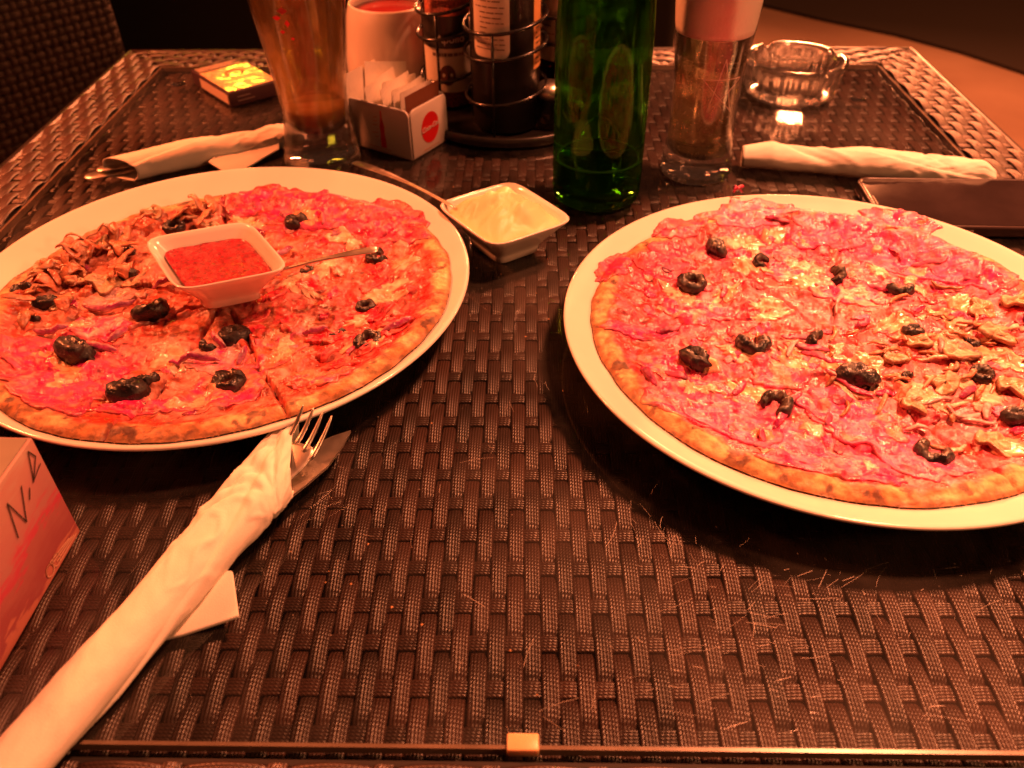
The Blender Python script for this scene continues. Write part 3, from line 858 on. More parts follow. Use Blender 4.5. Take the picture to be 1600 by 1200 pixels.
    def olive(s, px, py, kind='ring', size=1.0, seed=0, rot=None, tilt=None):
        size *= 1.14
        cx, cy = s.loc(px, py, .026); r3 = random.Random(seed * 7 + 1)
        rot = r3.uniform(0, 6.28) if rot is None else rot
        tilt = r3.uniform(-.35, .35) if tilt is None else tilt
        z0 = float(s.height(cx, cy))
        V = []; F = []; cols = []
        if kind in ('ring', 'half', 'curl'):
            span = {'ring': 2 * pi, 'half': 3.6, 'curl': 4.9}[kind]
            R, rr = .0050 * size, .0029 * size
            nu = 30; nv = 14
            rings = []
            for i in range(nu + (0 if kind == 'ring' else 1)):
                a = span * i / nu
                endt = 1.0 if kind == 'ring' else max(.25, min(1, 5 * min(i / nu, 1 - i / nu) + .25)) ** .5
                rad = rr * (1 + .35 * (float(vnoise(a * 1.3, seed, 4)) - .5)) * endt
                Rc = R * (1 + .25 * (float(vnoise(cos(a) * 1.2 + seed, sin(a) * 1.2, 6)) - .5)) * (1.0 + (.15 * a / 6 if kind == 'curl' else 0))
                ring_ = []
                for j in range(nv):
                    b = 2 * pi * j / nv
                    rx = rad * (1.0 * cos(b)) * (1 + .45 * (float(vnoise(a * 5, b * 2, seed + 2)) - .5)); rz = rad * 1.20 * sin(b) * (1 + .65 * (float(vnoise(a * 4, b * 1.5, seed)) - .5))
                    x = (Rc + rx) * cos(a); y = (Rc + rx) * sin(a) * .86; z = rz + rad * .5
                    ring_.append((x, y, z))
                    inner = cos(b) < -.2
                    c = OLIVE * (.8 + .8 * float(vnoise(a * 6, b * 3, 3)))
                    if inner: c = c + (OLIVEI - OLIVE) * .55
                    cols.append(c)
                rings.append(ring_)
            if kind == 'ring':
                rings.append(rings[0]); cols += cols[:nv]
                V, F = loft(rings)
            else: V, F = loft(rings, True, True, True)
        else:
            nu, nv = 22, 14
            prof = []
            rows = []
            for i in range(nv + 1):
                ph = pi * i / nv
                row = []
                for j in range(nu):
                    a = 2 * pi * j / nu
                    n = float(vnoise(cos(a) * 2 + seed, sin(a) * 2 + ph * 1.5, 5)) + .5 * float(vnoise(cos(a) * 5 + seed, sin(a) * 5 + ph * 4, 5))
                    R = .0072 * size * (.72 + .38 * n)
                    x = R * sin(ph) * cos(a) * 1.15; y = R * sin(ph) * sin(a) * .8; z = R * cos(ph) * .72
                    # pitted hollow
                    if z > 0: z -= .0030 * size * math.exp(-((x / .0030) ** 2 + (y / .0022) ** 2) / size ** 2)
                    row.append((x, y, z + .003 * size))
                    cols.append(OLIVE * (.7 + .9 * n))
                rows.append(row)
            V, F = loft(rows)
        Mx = Matrix.Rotation(rot, 3, 'Z') @ Matrix.Rotation(tilt, 3, 'X')
        V = [tuple(Mx @ Vector(p) + Vector((cx, cy, z0 - .0004))) for p in V]
        return put('olive', mesh('olive', V, F, True, None, np.array(cols)), M_olive, s.root)
    def mushroom(s, px, py, size, rot, seed=0, tilt=.15):
        cx, cy = s.loc(px, py); out = []
        n = 36
        for i in range(n):
            a = 2 * pi * i / n
            x, y = cos(a), sin(a)
            if y > -.25: X, Y = x * 1.0, y * .75
            else:
                X = x * (.9 if abs(x) > .55 else .45); Y = -.25 if abs(x) > .55 else -.25 + (y + .25) * 1.3
            X *= 1 + .12 * (float(vnoise(cos(a) * 3 + seed, sin(a) * 3, 4)) - .5)
            out.append((X * .0095 * size, Y * .0095 * size))
        Mx = Matrix.Rotation(rot, 3, 'Z') @ Matrix.Rotation(tilt, 3, 'Y')
        rings = []; cols = []
        for (k, zz) in ((.02, .0012), (.35, .0009), (.62, .0013), (.86, .0014), (1.0, .0008), (1.0, -.0010), (.9, -.0014)):
            row = []
            for (x, y) in out:
                p = Mx @ Vector((x * k, y * k, zz + .0009 * math.sin(x * 500 + seed)))
                hx, hy = cx + p.x, cy + p.y
                row.append((hx, hy, float(s.height(hx, hy)) * .5 + float(s.height(cx, cy)) * .5 + p.z + .0018))
                c = MUSH * (.85 + .3 * float(vnoise(hx * 900, hy * 900, 2)))
                if k == .62: c = MUSHD * 1.6 * .6 + MUSH * .4
                if k >= 1.0: c = MUSHD * 1.8
                cols.append(c)
            rings.append(row)
        V, F = loft(rings, True, True, True)
        return put('mushroom_slice', mesh('mushroom_slice', V, F, True, None, np.array(cols)), M_meat, s.root)

# ---- left pizza
pl = Pizza('pizza', (-.184, .4495), .1455, 3, 'cut pizza with a dish of red sauce standing on it, on the left plate',
    [(radians(-62), .0), (radians(-98), .002), (radians(40), 0), (radians(160), 0), (radians(105), 0), (radians(-150), .003)],
    [(110, 400, .055, BACON, .9), (200, 330, .05, BACON, .8), (60, 460, .035, BROWN, .6), (600, 470, .055, PEP, .95), (620, 560, .04, PEP, .8), (520, 540, .03, SAUCE, .7), (560, 340, .05, HAM, .7), (450, 320, .04, HAM, .7),
     (90, 560, .05, HAM, .85), (200, 630, .03, SAUCE, .5), (420, 460, .03, PEP, .7), (310, 590, .04, CREAM, .5), (430, 620, .035, CHEESE, .8)], .8)
for i, a in enumerate(((90, 575, .046, .030, -.6, HAM, HAMD), (480, 320, .040, .026, -.3, HAM, HAMD), (600, 345, .036, .024, -.75, HAMD, HAM), (400, 305, .028, .018, .2, HAM, HAMD),
                       (345, 600, .024, .020, .3, HAM, CHEESE), (210, 628, .024, .009, .15, HAM, HAMD), (170, 450, .020, .013, .5, ONIONW, MUSH), (150, 495, .018, .013, -.2, HAM, ONIONW), (430, 530, .022, .016, .6, CHEESE, HAM), (500, 590, .020, .016, .2, CHEESE, HAM),
                       (330, 540, .018, .014, .2, ONIONW, HAM))):
    pl.drape('ham_slice', a[0], a[1], a[2], a[3], a[4], a[5], a[6], seed=i + 1)
r6 = random.Random(77)
for i in range(34):
    px = r6.gauss(595, 50); py = r6.gauss(500, 55)
    if i < 6: px, py = ((400, 505), (425, 450), (480, 430), (470, 600), (450, 490), (395, 480))[i]
    x, y = pl.loc(px, py)
    if hypot(x, y) > .124 or (px < 470 and i >= 6): continue
    pl.drape('pepper_piece', px, py, r6.uniform(.007, .014), r6.uniform(.0035, .007), r6.uniform(-.8, 1.2), PEP * r6.uniform(.75, 1.1), np.array((.80, .12, .10)), lift=r6.uniform(.0006, .0022), curl=.0012, seed=40 + i, cheese=.22, ragged=.5)
r5 = random.Random(21)
for i in range(105):      # heap of bacon strips and mushrooms, upper left
    t = r5.random(); px = 20 + 300 * t + r5.gauss(0, 22); py = 448 - 150 * t + r5.gauss(0, 26)
    x, y = pl.loc(px, py)
    if hypot(x, y) > .132: continue
    if 205 < px < 460 and 345 < py: continue
    c = BACON * r5.uniform(.7, 1.25) + np.array((.1, 0, 0)) * r5.random()
    if r5.random() < .2: c = CHEESE
    pl.strip('bacon_strip', px, py, r5.uniform(.010, .022), r5.uniform(.0045, .0095), r5.uniform(.0012, .0020), r5.uniform(0, 3.1), r5.uniform(-.9, .9), c, c * .6, lift=r5.uniform(.0, .006), arch=r5.uniform(.0, .005), seed=i, tilt=r5.uniform(-.6, .6))
for i, (x, y, sz, r) in enumerate(((160, 430, 1.3, .3), (120, 425, 1.0, 1.2), (200, 425, 1.0, 2.5), (90, 460, .9, 4), (285, 330, 1.0, 1.5), (310, 318, .9, 2.2), (325, 340, .8, .4), (60, 425, .9, 3.3), (240, 330, .8, 5), (150, 375, .9, 2.8))):
    pl.mushroom(x, y, sz, r, i, .3)
for i, (x, y, L, r, cv) in enumerate(((165, 470, .034, .15, 1.2), (75, 512, .022, .1, 1.0), (185, 512, .018, 1.2, 1.6), (335, 520, .020, -.9, .6), (300, 548, .030, .05, -.4), (110, 388, .024, -.3, .7), (440, 270 + 60, .018, -1.0, .8), (505, 330, .022, 1.9, 1.0), (440, 385, .020, .8, .9), (415, 420, .018, .6, -.9), (490, 505, .016, .1, .3), (620, 510, .020, .35, .2), (395, 350, .020, -.6, .8), (375, 540, .014, 1.4, .4), (250, 430, .018, .2, 1), (150, 533, .022, -.2, .5))):
    pl.strip('onion_slice', x, y, L, .0044, .0016, r, cv, ONION * 1.2, ONIONW * .7, lift=.0016, arch=.002, seed=i + 3, tilt=.8)
for i, (x, y, k, sz, r) in enumerate(((460, 325, 'curl', 1.05, .3), (265, 330, 'ring', 1.0, .1), (372, 336, 'half', 1.0, 2.2), (588, 378, 'curl', 1.0, 1.1), (187, 370, 'chunk', .75, 0), (190, 400, 'ring', .8, .4), (225, 458, 'half', 1.45, 3.6), (105, 530, 'chunk', 1.35, -.5), (122, 540, 'half', .8, 5),
                                   (358, 498, 'ring', 1.15, .2), (567, 450, 'ring', .75, .4), (517, 487, 'half', .8, 3.4), (573, 517, 'ring', 1.05, .8), (348, 571, 'ring', 1.1, .0), (222, 570, 'half', .8, 3.3), (192, 597, 'chunk', 1.25, .1), (62, 450, 'chunk', .8, .3), (28, 442, 'half', .8, .3), (474, 392, 'ring', .62, .3), (318, 508, 'half', .8, 2.3), (45, 470, 'half', .7, 2.3))):
    pl.olive(x, y, k, sz, i + 1, r)

r8 = random.Random(5)
def melt(P_, n, avoid, seed):
    k = 0
    while k < n:
        a = r8.uniform(0, 6.28); q = .118 * math.sqrt(r8.random()); x, y = q * cos(a), q * sin(a)
        if avoid(x, y): continue
        P_.cheese_blob(x, y, r8.uniform(.006, .017), r8.uniform(.004, .010), r8.uniform(0, 3.1), seed + k); k += 1
melt(pl, 26, lambda x, y: (abs(x + .003) < .045 and abs(y + .014) < .035) or (x < -.02 and y > .0), 300)

# ---- right pizza
pr_ = Pizza('pizza', (.1925, .403), .1445, 8, 'pizza with pink ham, onion and black olives on the right plate',
    [(radians(-70), .002), (radians(115), 0), (radians(20), .0), (radians(160), .003), (radians(-25), 0), (radians(70), 0)],
    [(1020, 400, .045, PEP * .7 + HAM * .4, .95), (1170, 350, .05, HAM, .9), (1000, 510, .028, HAMD, .8), (1150, 480, .03, PEP, .8), (1120, 610, .045, HAM, .8), (1340, 360, .05, HAM, .8), (1450, 400, .045, HAM, .9), (1260, 700, .05, HAM, .8), (1360, 660, .05, HAM, .85), (1190, 420, .03, HAMD, .5),
     (1300, 600, .03, HAMD, .6), (1480, 560, .07, CHEESE, .5), (1400, 600, .05, CREAM, .4), (1230, 460, .035, CREAM, .4), (1250, 560, .03, CREAM, .3), (1560, 420, .04, HAM, .8), (1100, 520, .04, HAM, .4)], 1.0, np.array((.88, .50, .46)), np.array((.80, .13, .18)), .45, (.93, .50, .74))
HAMR = np.array((.76, .09, .32))
for i, a in enumerate(((1115, 625, .034, .024, -.5, HAM, HAMD), (1190, 665, .040, .018, -.6, HAMR, HAM), (1380, 665, .044, .020, -.85, HAMR, HAM), (1300, 720, .034, .014, -.3, HAM, HAMD), (1180, 335, .036, .016, .1, HAMR, HAM), (1310, 355, .032, .018, .0, HAM, HAMR), (1440, 395, .038, .020, -.55, HAMR, HAM), (1040, 400, .022, .016, .4, PEP * .7 + HAM * .4, HAMD),
                       (1170, 480, .022, .010, 1.1, PEP, HAMD), (1060, 360, .024, .012, .5, HAMD, HAM), (1000, 510, .020, .007, .2, HAM, HAMD), (1240, 400, .020, .014, .5, HAM, CREAM), (1330, 440, .024, .014, -.2, HAM, CREAM), (1230, 560, .022, .014, .3, HAM, CHEESE), (1520, 420, .030, .014, -.7, HAM, HAMD), (1400, 350, .030, .014, -.5, HAM, HAMR),
                       (960, 420, .020, .010, .9, HAMD, HAM), (1050, 560, .018, .012, .1, HAM, CHEESE), (1090, 470, .020, .014, -.3, HAM, CREAM), (1350, 640, .022, .018, 0, HAM, CHEESE), (1255, 405, .014, .010, -.3, CREAM, CHEESE), (1495, 530, .014, .010, -.2, CREAM, CHEESE))):
    pr_.drape('ham_slice', a[0], a[1], a[2], a[3], a[4], a[5], a[6], seed=i + 61, cheese=.20)
for i, (x, y, L, r, cv) in enumerate(((1135, 440, .016, 1.3, 1.0), (1405, 388, .018, 1.7, 1.0), (1455, 405, .022, -.15, .7), (1330, 590, .030, -.7, .3), (1325, 612, .014, .3, 1.4), (1300, 640, .014, 1.1, .5), (1270, 530, .024, -.2, .6), (1250, 512, .020, .0, .3), (1060, 575, .016, -.4, 1.2), (1010, 590, .018, -1.2, .8), (1225, 640, .018, .9, .3), (1440, 470, .012, .4, .8), (1355, 490, .014, .5, .8), (1380, 435, .016, -.4, .6), (1390, 600, .012, 0, .4), (1240, 610, .02, .8, -.4), (1160, 590, .016, .9, .4), (1195, 670, .012, 1.4, .5), (1050, 500, .020, .5, 1), (1215, 345, .018, -.3, .4), (1500, 480, .014, .3, .7), (1290, 545, .026, -.5, .2), (1520, 600, .016, .6, .4))):
    pr_.strip('onion_slice', x, y, L, .0042, .0010, r, cv, ONION * 1.1, HAMD, lift=.0010, arch=.0012, seed=i + 33, tilt=.45)
for i, (x, y, sz, r) in enumerate(((1560, 510, 1.2, .4), (1500, 535, 1.2, 1.2), (1440, 520, .9, 2.4), (1590, 590, 1.1, .2), (1560, 680, 1.2, .1), (1480, 590, 1.0, 4), (1400, 545, .8, 1), (1540, 470, 1.0, 5.1), (1590, 470, 1.0, 2.2), (1430, 620, .8, .6))):
    pr_.mushroom(x, y, sz, r, i + 20, .25)
for i in range(60):
    px = r5.gauss(1470, 90); py = r5.gauss(560, 60); x, y = pr_.loc(px, py)
    if hypot(x, y) > .125 or px > 1680: continue
    c = [CREAM, CHEESE, BROWN, ONIONW][r5.randrange(4)] * r5.uniform(.8, 1.05)
    pr_.strip('onion_slice' if i % 3 == 0 else 'mushroom_strip', px, py, r5.uniform(.010, .022), r5.uniform(.0020, .004), r5.uniform(.0012, .002), r5.uniform(-.6, 1.4), r5.uniform(-1.8, 1.8), c, c * .75, lift=r5.uniform(0, .0018), arch=r5.uniform(0, .002), seed=i + 70, tilt=r5.uniform(-.3, .3))
for i, (x, y, k, sz, r) in enumerate(((1122, 366, 'chunk', 1.0, 1.8), (1196, 382, 'curl', .8, .3), (1085, 418, 'ring', 1.15, .5), (1307, 402, 'half', 1.15, 4.2), (1412, 420, 'half', 1.15, 2.9), (1180, 512, 'curl', 1.15, 2.4), (1090, 540, 'chunk', 1.1, 2.2), (1218, 606, 'curl', 1.1, 4.6), (1347, 566, 'chunk', 1.25, 2.9), (1437, 492, 'chunk', .75, 3.0), (1546, 558, 'ring', .85, .3), (1470, 680, 'curl', 1.2, 1.4), (1285, 505, 'half', .9, .8), (1600, 628, 'chunk', .9, 0), (1532, 500, 'half', .8, 2), (1430, 565, 'half', .6, .5), (1660, 560, 'ring', 1, 0), (1640, 690, 'chunk', 1, 1), (1630, 480, 'ring', 1, 1))):
    pr_.olive(x, y, k, sz, i + 50, r)
melt(pr_, 46, lambda x, y: False, 400)
for i in range(120):      # diced ham, pepper and onion baked into the cheese
    a = r5.uniform(0, 6.28); q = .122 * math.sqrt(r5.random()); x, y = q * cos(a), q * sin(a)
    P_ = pr_ if i % 5 else pl
    if P_ is pl and hypot(x + .003, y + .014) < .045: continue
    c = [HAM, HAMD, PEP * .8 + HAM * .3, HAMR, ONION, CREAM][r5.randrange(6)] * r5.uniform(.8, 1.1)
    old = P_.loc; P_.loc = (lambda u, v, z=0: (u, v))
    P_.drape('diced_piece', x, y, r5.uniform(.0025, .0065), r5.uniform(.002, .0045), r5.uniform(0, 3), c, c * .7, lift=r5.uniform(.0003, .0012), curl=.001, seed=200 + i, cheese=.3, ragged=.6)
    P_.loc = old
# crumbs of fried topping that stand over the far edge
for i, (x, y) in enumerate(((1150, 318), (1155, 312), (1146, 314))):
    pr_.strip('onion_slice', x, y, .008, .0028, .0018, i * .7, 1.5, HAMD, ONION, lift=.003, arch=.003, seed=i + 150, tilt=.8)

# ================================================================== SQUARE DISHES
SK = (0.0, 1.0)
def rsq(hx, hy, z, e=5.0, n=64, k=1.0):
    out = []
    for i in range(n):
        a = 2 * pi * (i + .5) / n
        c, s_ = cos(a), sin(a)
        r = (abs(c) ** e + abs(s_) ** e) ** (-1 / e)
        X_, Y_ = hx * r * c * k, hy * r * s_ * k
        out.append((X_ + Y_ * SK[0], Y_ * SK[1], z))
    return out
def dish(name, corners, z0, ztop, label, group, e=7):
    P = [Vector((*at(px, py, ztop), 0)) for px, py in corners]
    c = sum(P, Vector()) / 4
    s1 = ((P[1] - P[0]).length + (P[2] - P[3]).length) / 4; s2 = ((P[2] - P[1]).length + (P[3] - P[0]).length) / 4
    d = (P[1] - P[0]) + (P[2] - P[3]); a = atan2(d.y, d.x)
    g = (P[0] - P[3]) + (P[1] - P[2]); b = atan2(g.y, g.x)
    if sin(b - a) < 0: b += pi
    while b < a: b += 2 * pi
    while b > a + 2 * pi: b -= 2 * pi
    mid = (a + b) / 2; half = (b - a) / 2
    half = half * .7 + pi / 4 * .3
    a = mid - half; dl = 2 * half
    H = ztop - z0
    root = empty(name, (c.x, c.y, z0), a, label, 'dish', group)
    global SK
    SK = (cos(dl), sin(dl))
    rings = [rsq(s1 * .46, s2 * .46, .0005, e), rsq(s1 * .50, s2 * .50, 0.0, e), rsq(s1 * .53, s2 * .53, .001, e), rsq(s1 * .545, s2 * .545, H * .18, e), rsq(s1 * .56, s2 * .56, H * .24, e), rsq(s1 * .66, s2 * .66, H * .40, e), rsq(s1 * .86, s2 * .86, H * .74, e), rsq(s1 * .99, s2 * .99, H * .95, e),
             rsq(s1 * 1.0, s2 * 1.0, H * .99, e), rsq(s1 * .985, s2 * .985, H * 1.005, e), rsq(s1 * .95, s2 * .95, H * .985, e), rsq(s1 * .90, s2 * .90, H * .90, e), rsq(s1 * .76, s2 * .76, H * .66, e), rsq(s1 * .60, s2 * .60, H * .38, e), rsq(s1 * .45, s2 * .45, H * .30, e)]
    V, F = loft(rings, True, True, True)
    put('bowl', mesh('bowl', V, F), M_white, root)
    return root, s1, s2, H
d1, s1, s2, H1 = dish('sauce_dish', ((213, 374), (388, 345), (457, 422), (283, 449)), .0165, .0450, 'small square white dish of red tomato sauce standing on the left pizza', 'square white dip dishes')
def fill(root, s1, s2, zc, k, fn, colf, m, name, e=7):
    n = 90; nr = 30; rings = []; cols = []
    base = rsq(s1 * k, s2 * k, 0, e, n)
    for i in range(nr, -1, -1):
        t = i / nr
        x = np.array([p[0] * t for p in base]); y = np.array([p[1] * t for p in base])
        z = zc + fn(x, y, t)
        rings.append(np.stack([x, y, z], 1).tolist()); cols.append(colf(x, y))
    V, F = loft(rings)
    return put(name, mesh(name, V, F, True, None, np.concatenate(cols)), m, root)
def scol(x, y):
    n = fbm(x / .003, y / .003, 4, 3)[:, None]; sp = sstep(.66, .72, fbm(x / .0016, y / .0016, 2, 13))[:, None]
    c = np.array((.34, .003, .02)) * (1 - n) + np.array((.56, .010, .03)) * n
    return c * (1 - sp * .35) + np.array((.8, .25, .2)) * sp * .35
fill(d1, s1, s2, H1 * .70, .77, lambda x, y, t: .0012 * fbm(x / .004, y / .004, 4, 5) + .0008 * fbm(x / .0012, y / .0012, 3, 6) + .0008 * (t > .97), scol, M_sauce, 'tomato_sauce')
d2, s1b, s2b, H2 = dish('mayonnaise_dish', ((770, 386), (678, 318), (800, 281), (903, 343)), .0, .029, 'small square white dish heaped with pale mayonnaise between the plates', 'square white dip dishes')
fill(d2, s1b, s2b, H2 * .84, .88, lambda x, y, t: (.0145 * (1 - t ** 2.0) * (.75 + .5 * fbm(x / .016, y / .016, 2, 9)) + .0030 * np.abs(fbm((x + y * .4) / .010, (y - x * .3) / .020, 2, 15) - .5) * 4 * (1 - t ** 4) - .001), lambda x, y: np.ones((len(x), 3)) * np.array((.82, .66, .34)), M_mayo, 'mayonnaise')

# ================================================================== CUTLERY
def bar(path, W, T, name, m, parent, seg=10, z=0):
    """flattened rod through path with half widths W and half thicknesses T"""
    P = [Vector(p) for p in path]; rings = []
    n = len(P)
    for i, p in enumerate(P):
        t = (P[min(i + 1, n - 1)] - P[max(i - 1, 0)]).normalized()
        s_ = t.cross(Vector((0, 0, 1))).normalized(); u = s_.cross(t)
        rings.append([p + s_ * (W[i] * cos(2 * pi * j / seg)) + u * (T[i] * sin(2 * pi * j / seg)) for j in range(seg)])
    V, F = loft(rings, True, True, True)
    o = put(name, mesh(name, V, F), m, parent)
    subsurf(o, 1)
    return o
def spoon(tip, end, ztip, zend, label, bc, zb=.02, hw=.0042, arch=.004, name='teaspoon'):
    """handle from tip (inside the food) to end"""
    x0, y0 = tip; x1, y1 = end
    L = hypot(x1 - x0, y1 - y0); a = atan2(y1 - y0, x1 - x0)
    root = empty(name, (x0, y0, 0), a, label, 'spoon', 'teaspoons in the dips')
    n = 14; path = []; Wd = []; T = []
    for i in range(n + 1):
        t = i / n
        path.append((L * t, 0, ztip + (zend - ztip) * t + arch * sin(pi * t)))
        Wd.append(.0016 + (hw - .0016) * float(sstep(.25, .95, t)) * (1 if t < .97 else .75)); T.append(.0011 if t < .95 else .0008)
    bar(path, Wd, T, 'handle', M_steel, root)
    # bowl sunk in the dip
    rings = []
    for i in range(7):
        k = 1 - i / 6.0
        q = Matrix.Rotation(-a, 3, 'Z') @ Vector((bc[0] - x0, bc[1] - y0, 0))
        rings.append([(q.x + .010 * k * cos(b), q.y + .008 * k * sin(b), zb - .004 * (1 - k ** 2)) for b in np.linspace(0, 2 * pi, 24, endpoint=False)])
    V, F = loft(rings, True, False, True)
    solid(put('bowl', mesh('bowl', V, F), M_steel, root), .0008)
    return root
spoon(at(434, 413, .0445), at(592, 391, .048), .0400, .0490, 'steel teaspoon lying across the rim of the red sauce dish', bc=d1.location, arch=.0015, zb=.0315)
spoon(at(712, 324, .031), at(552, 252, .004), .0305, .0035, 'steel teaspoon leaning from the mayonnaise dish down to the beer glass', bc=d2.location, arch=.003, hw=.0050, zb=.0150)

# front napkin with fork and knife
def napkin_roll(name, p0, p1, z0, z1, W, Hh, seed, label, group, seam=(3.6, 1.2), skew=0.0, creases=(), n=110, twist=1.0, curve=0.0, mouth_round=0.0):
    x0, y0 = p0; x1, y1 = p1
    L = hypot(x1 - x0, y1 - y0); a = atan2(y1 - y0, x1 - x0)
    root = empty(name, (x0, y0, 0), a, label, 'napkin', group)
    mm = 110; V = []; F = []
    for i in range(n + 1):
        t = i / n
        w = np.interp(t, [q[0] for q in W], [q[1] for q in W]); h = np.interp(t, [q[0] for q in Hh], [q[1] for q in Hh])
        zc = z0 + (z1 - z0) * t
        fs = seam[0] + (seam[1] - seam[0]) * t
        for j in range(mm):
            ph = 2 * pi * j / mm
            st = ((ph - fs) % (2 * pi)) / (2 * pi)
            lump = 1 + .07 * (float(vnoise(t * 7 + seed, cos(ph) * 1.2 + 4, seed)) - .5)
            off = .0016 * (1 - st) * float(sstep(0, .03, st))
            cr = 0
            for (tc, pc, wd, amp, sl) in creases:
                dph = ((ph - pc + pi) % (2 * pi)) - pi
                q = (t - tc - sl * dph) / wd
                cr += amp * math.exp(-q * q) * math.exp(-(dph / .9) ** 2)
            cr += .0007 * (float(fbm(t * 30 + ph * 2.2, ph * 2 - t * 9, 3, seed + 3)) - .5)
            rdg = 1 - abs(float(fbm(t * 11 + ph * 1.1, ph * .9 - t * 5, 2, seed + 6)) - .5) * 7
            cr += .0011 * max(0, rdg) ** 1.5 * float(sstep(.35, .75, t))
            rw = w * lump + off + cr; rh = h * lump + off + cr
            cx_ = cos(ph); sx_ = sin(ph)
            e = 2.3
            y = rw * math.copysign(abs(cx_) ** (2 / e), cx_); z = rh * math.copysign(abs(sx_) ** (2 / e), sx_)
            z = max(z, -h * .98)
            x = L * t
            x += (skew * y / max(w, 1e-4)) * float(sstep(.72, 1.0, t)) + (mouth_round * y / max(w, 1e-4)) * float(sstep(.2, 0.0, t))
            V.append((x, y + curve * sin(pi * t), zc + h * .98 + z))
    for i in range(n):
        for j in range(mm):
            k = (j + 1) % mm
            F.append((i * mm + j, (i + 1) * mm + j, (i + 1) * mm + k, i * mm + k))
    o = put('wrap', mesh('wrap', V, F), M_napkin, root)
    solid(o, .0006, -1)
    return root, L, a
nb, nL, na_ = napkin_roll('rolled_napkin', at(-40, 1262, .012), at(462, 706, .012), .0004, .0085,
    [(0, .0105), (.45, .0108), (.62, .0125), (.8, .0152), (.92, .0160), (1, .0148)], [(0, .0088), (.3, .0085), (.6, .0082), (.8, .0080), (1, .0062)], 4,
    'cream paper napkin rolled round the fork and knife, front left', 'rolled napkins on the table', seam=(4.6, 1.0), skew=.024,
    creases=((.80, 1.2, .016, -.0020, .05), (.86, 1.4, .014, -.0018, .03), (.72, .9, .016, -.0022, .10), (.92, 1.7, .012, -.0012, -.02), (.76, .6, .012, -.0024, .12), (.62, .4, .02, -.0012, .2), (.83, .3, .014, -.0016, .1)))
# loose corner beneath the roll
c1 = [at(362, 888, .010), at(373, 962, .005), at(285, 990, .002), at(240, 1000, .002), at(250, 880, .006)]
Minv = (Matrix.Translation((*at(-40, 1262, .012), 0)) @ Matrix.Rotation(na_, 4, 'Z')).inverted()
zs = [.0085, .0050, .0016, .0012, .006]
Vc = [Minv @ Vector((x, y, z)) for (x, y), z in zip(c1, zs)]
Vc2 = [v - Vector((0, 0, .0022)) for v in Vc]
bevel(put('loose_corner', mesh('loose_corner', Vc + Vc2, [(0, 4, 3, 2, 1), (5, 6, 7, 8, 9)] + [(i, (i + 1) % 5, 5 + (i + 1) % 5, 5 + i) for i in range(5)], False), M_napkin, nb), .0008)

# fork
fk = empty('fork', (*at(440, 760, .012), 0), 0, 'steel fork sticking out of the rolled napkin, tines over the left plate rim', 'fork')
fo = Vector(fk.location)
tips = [(474, 632), (490, 637), (505, 643), (519, 649)]
roots = [(450, 684), (461, 696), (472, 708), (484, 720)]
for (tx, ty), (rx, ry) in zip(tips, roots):
    A = Vector((*at(rx, ry, .0215), .0215)) - fo; B = Vector((*at(tx, ty, .0335), .0335)) - fo
    pts = [A + (B - A) * t + Vector((0, 0, -.0016 * sin(pi * t))) for t in (0, .25, .5, .75, .93, 1)]
    bar(pts, [.0016, .0014, .0012, .0010, .0007, .0003], [.0010] * 4 + [.0007, .0004], 'tine', M_steel, fk)
ctr = [Vector((*at(x, y, z), z)) - fo for x, y, z in ((472, 692, .0225), (466, 705, .0210), (456, 724, .0185), (436, 752, .0160), (400, 792, .0135), (232, 965, .0100), (100, 1100, .0100))]
bar(ctr, [.0078, .0092, .0085, .0045, .0028, .0035, .0055], [.0010, .0012, .0013, .0015, .0016, .0014, .0012], 'handle', M_steel, fk)
# knife
kn = empty('table_knife', (*at(470, 770, .008), 0), 0, 'steel table knife under the fork, tip showing out of the rolled napkin', 'knife')
ko = Vector(kn.location)
kp = [Vector((*at(x, y, .009), .009)) - ko for x, y in ((548, 672), (520, 681), (500, 690), (460, 720), (430, 752), (446, 782), (478, 757), (512, 728), (535, 696))]
kv = kp + [p + Vector((0, 0, -.0016)) for p in kp]; nk = len(kp)
put('blade', mesh('blade', kv, [tuple(range(nk)), tuple(range(2 * nk - 1, nk - 1, -1))] + [(i, nk + i, nk + (i + 1) % nk, (i + 1) % nk) for i in range(nk)], False), M_steel, kn)
bar([Vector((*at(x, y, .008), .008)) - ko for x, y in ((440, 772), (385, 820), (220, 985), (90, 1120))], [.006, .005, .007, .008], [.002, .003, .003, .003], 'handle', M_steel, kn)

# left far napkin, mouth to the left with a handle tip showing
nl, _, nla = napkin_roll('rolled_napkin', at(186, 262, .010), at(470, 200, .010), .0003, .0003, [(0, .0125), (.3, .0145), (.6, .0150), (.8, .014), (1, .013)], [(0, .0085), (.4, .0095), (.7, .0070), (1, .006)], 9,
    'paper napkin rolled round cutlery behind the left plate, beside the cigarette pack', 'rolled napkins on the table', seam=(2.5, .6), creases=((.62, 1.3, .03, -.002, .1), (.75, 1.0, .03, -.002, -.12), (.5, .7, .03, -.0015, .1)), n=70, mouth_round=-.010)
pl3 = [at(325, 252, .008), at(352, 266, .004), at(372, 266, .003), at(436, 232, .006), at(436, 205, .01), at(360, 225, .012)]
zz3 = [.008, .002, .0015, .006, .012, .012]
Ml = (Matrix.Translation((*at(186, 262, .010), 0)) @ Matrix.Rotation(nla, 4, 'Z')).inverted()
Vc = [Ml @ Vector((x, y, z)) for (x, y), z in zip(pl3, zz3)]; Vd = [v - Vector((0, 0, .0014)) for v in Vc]
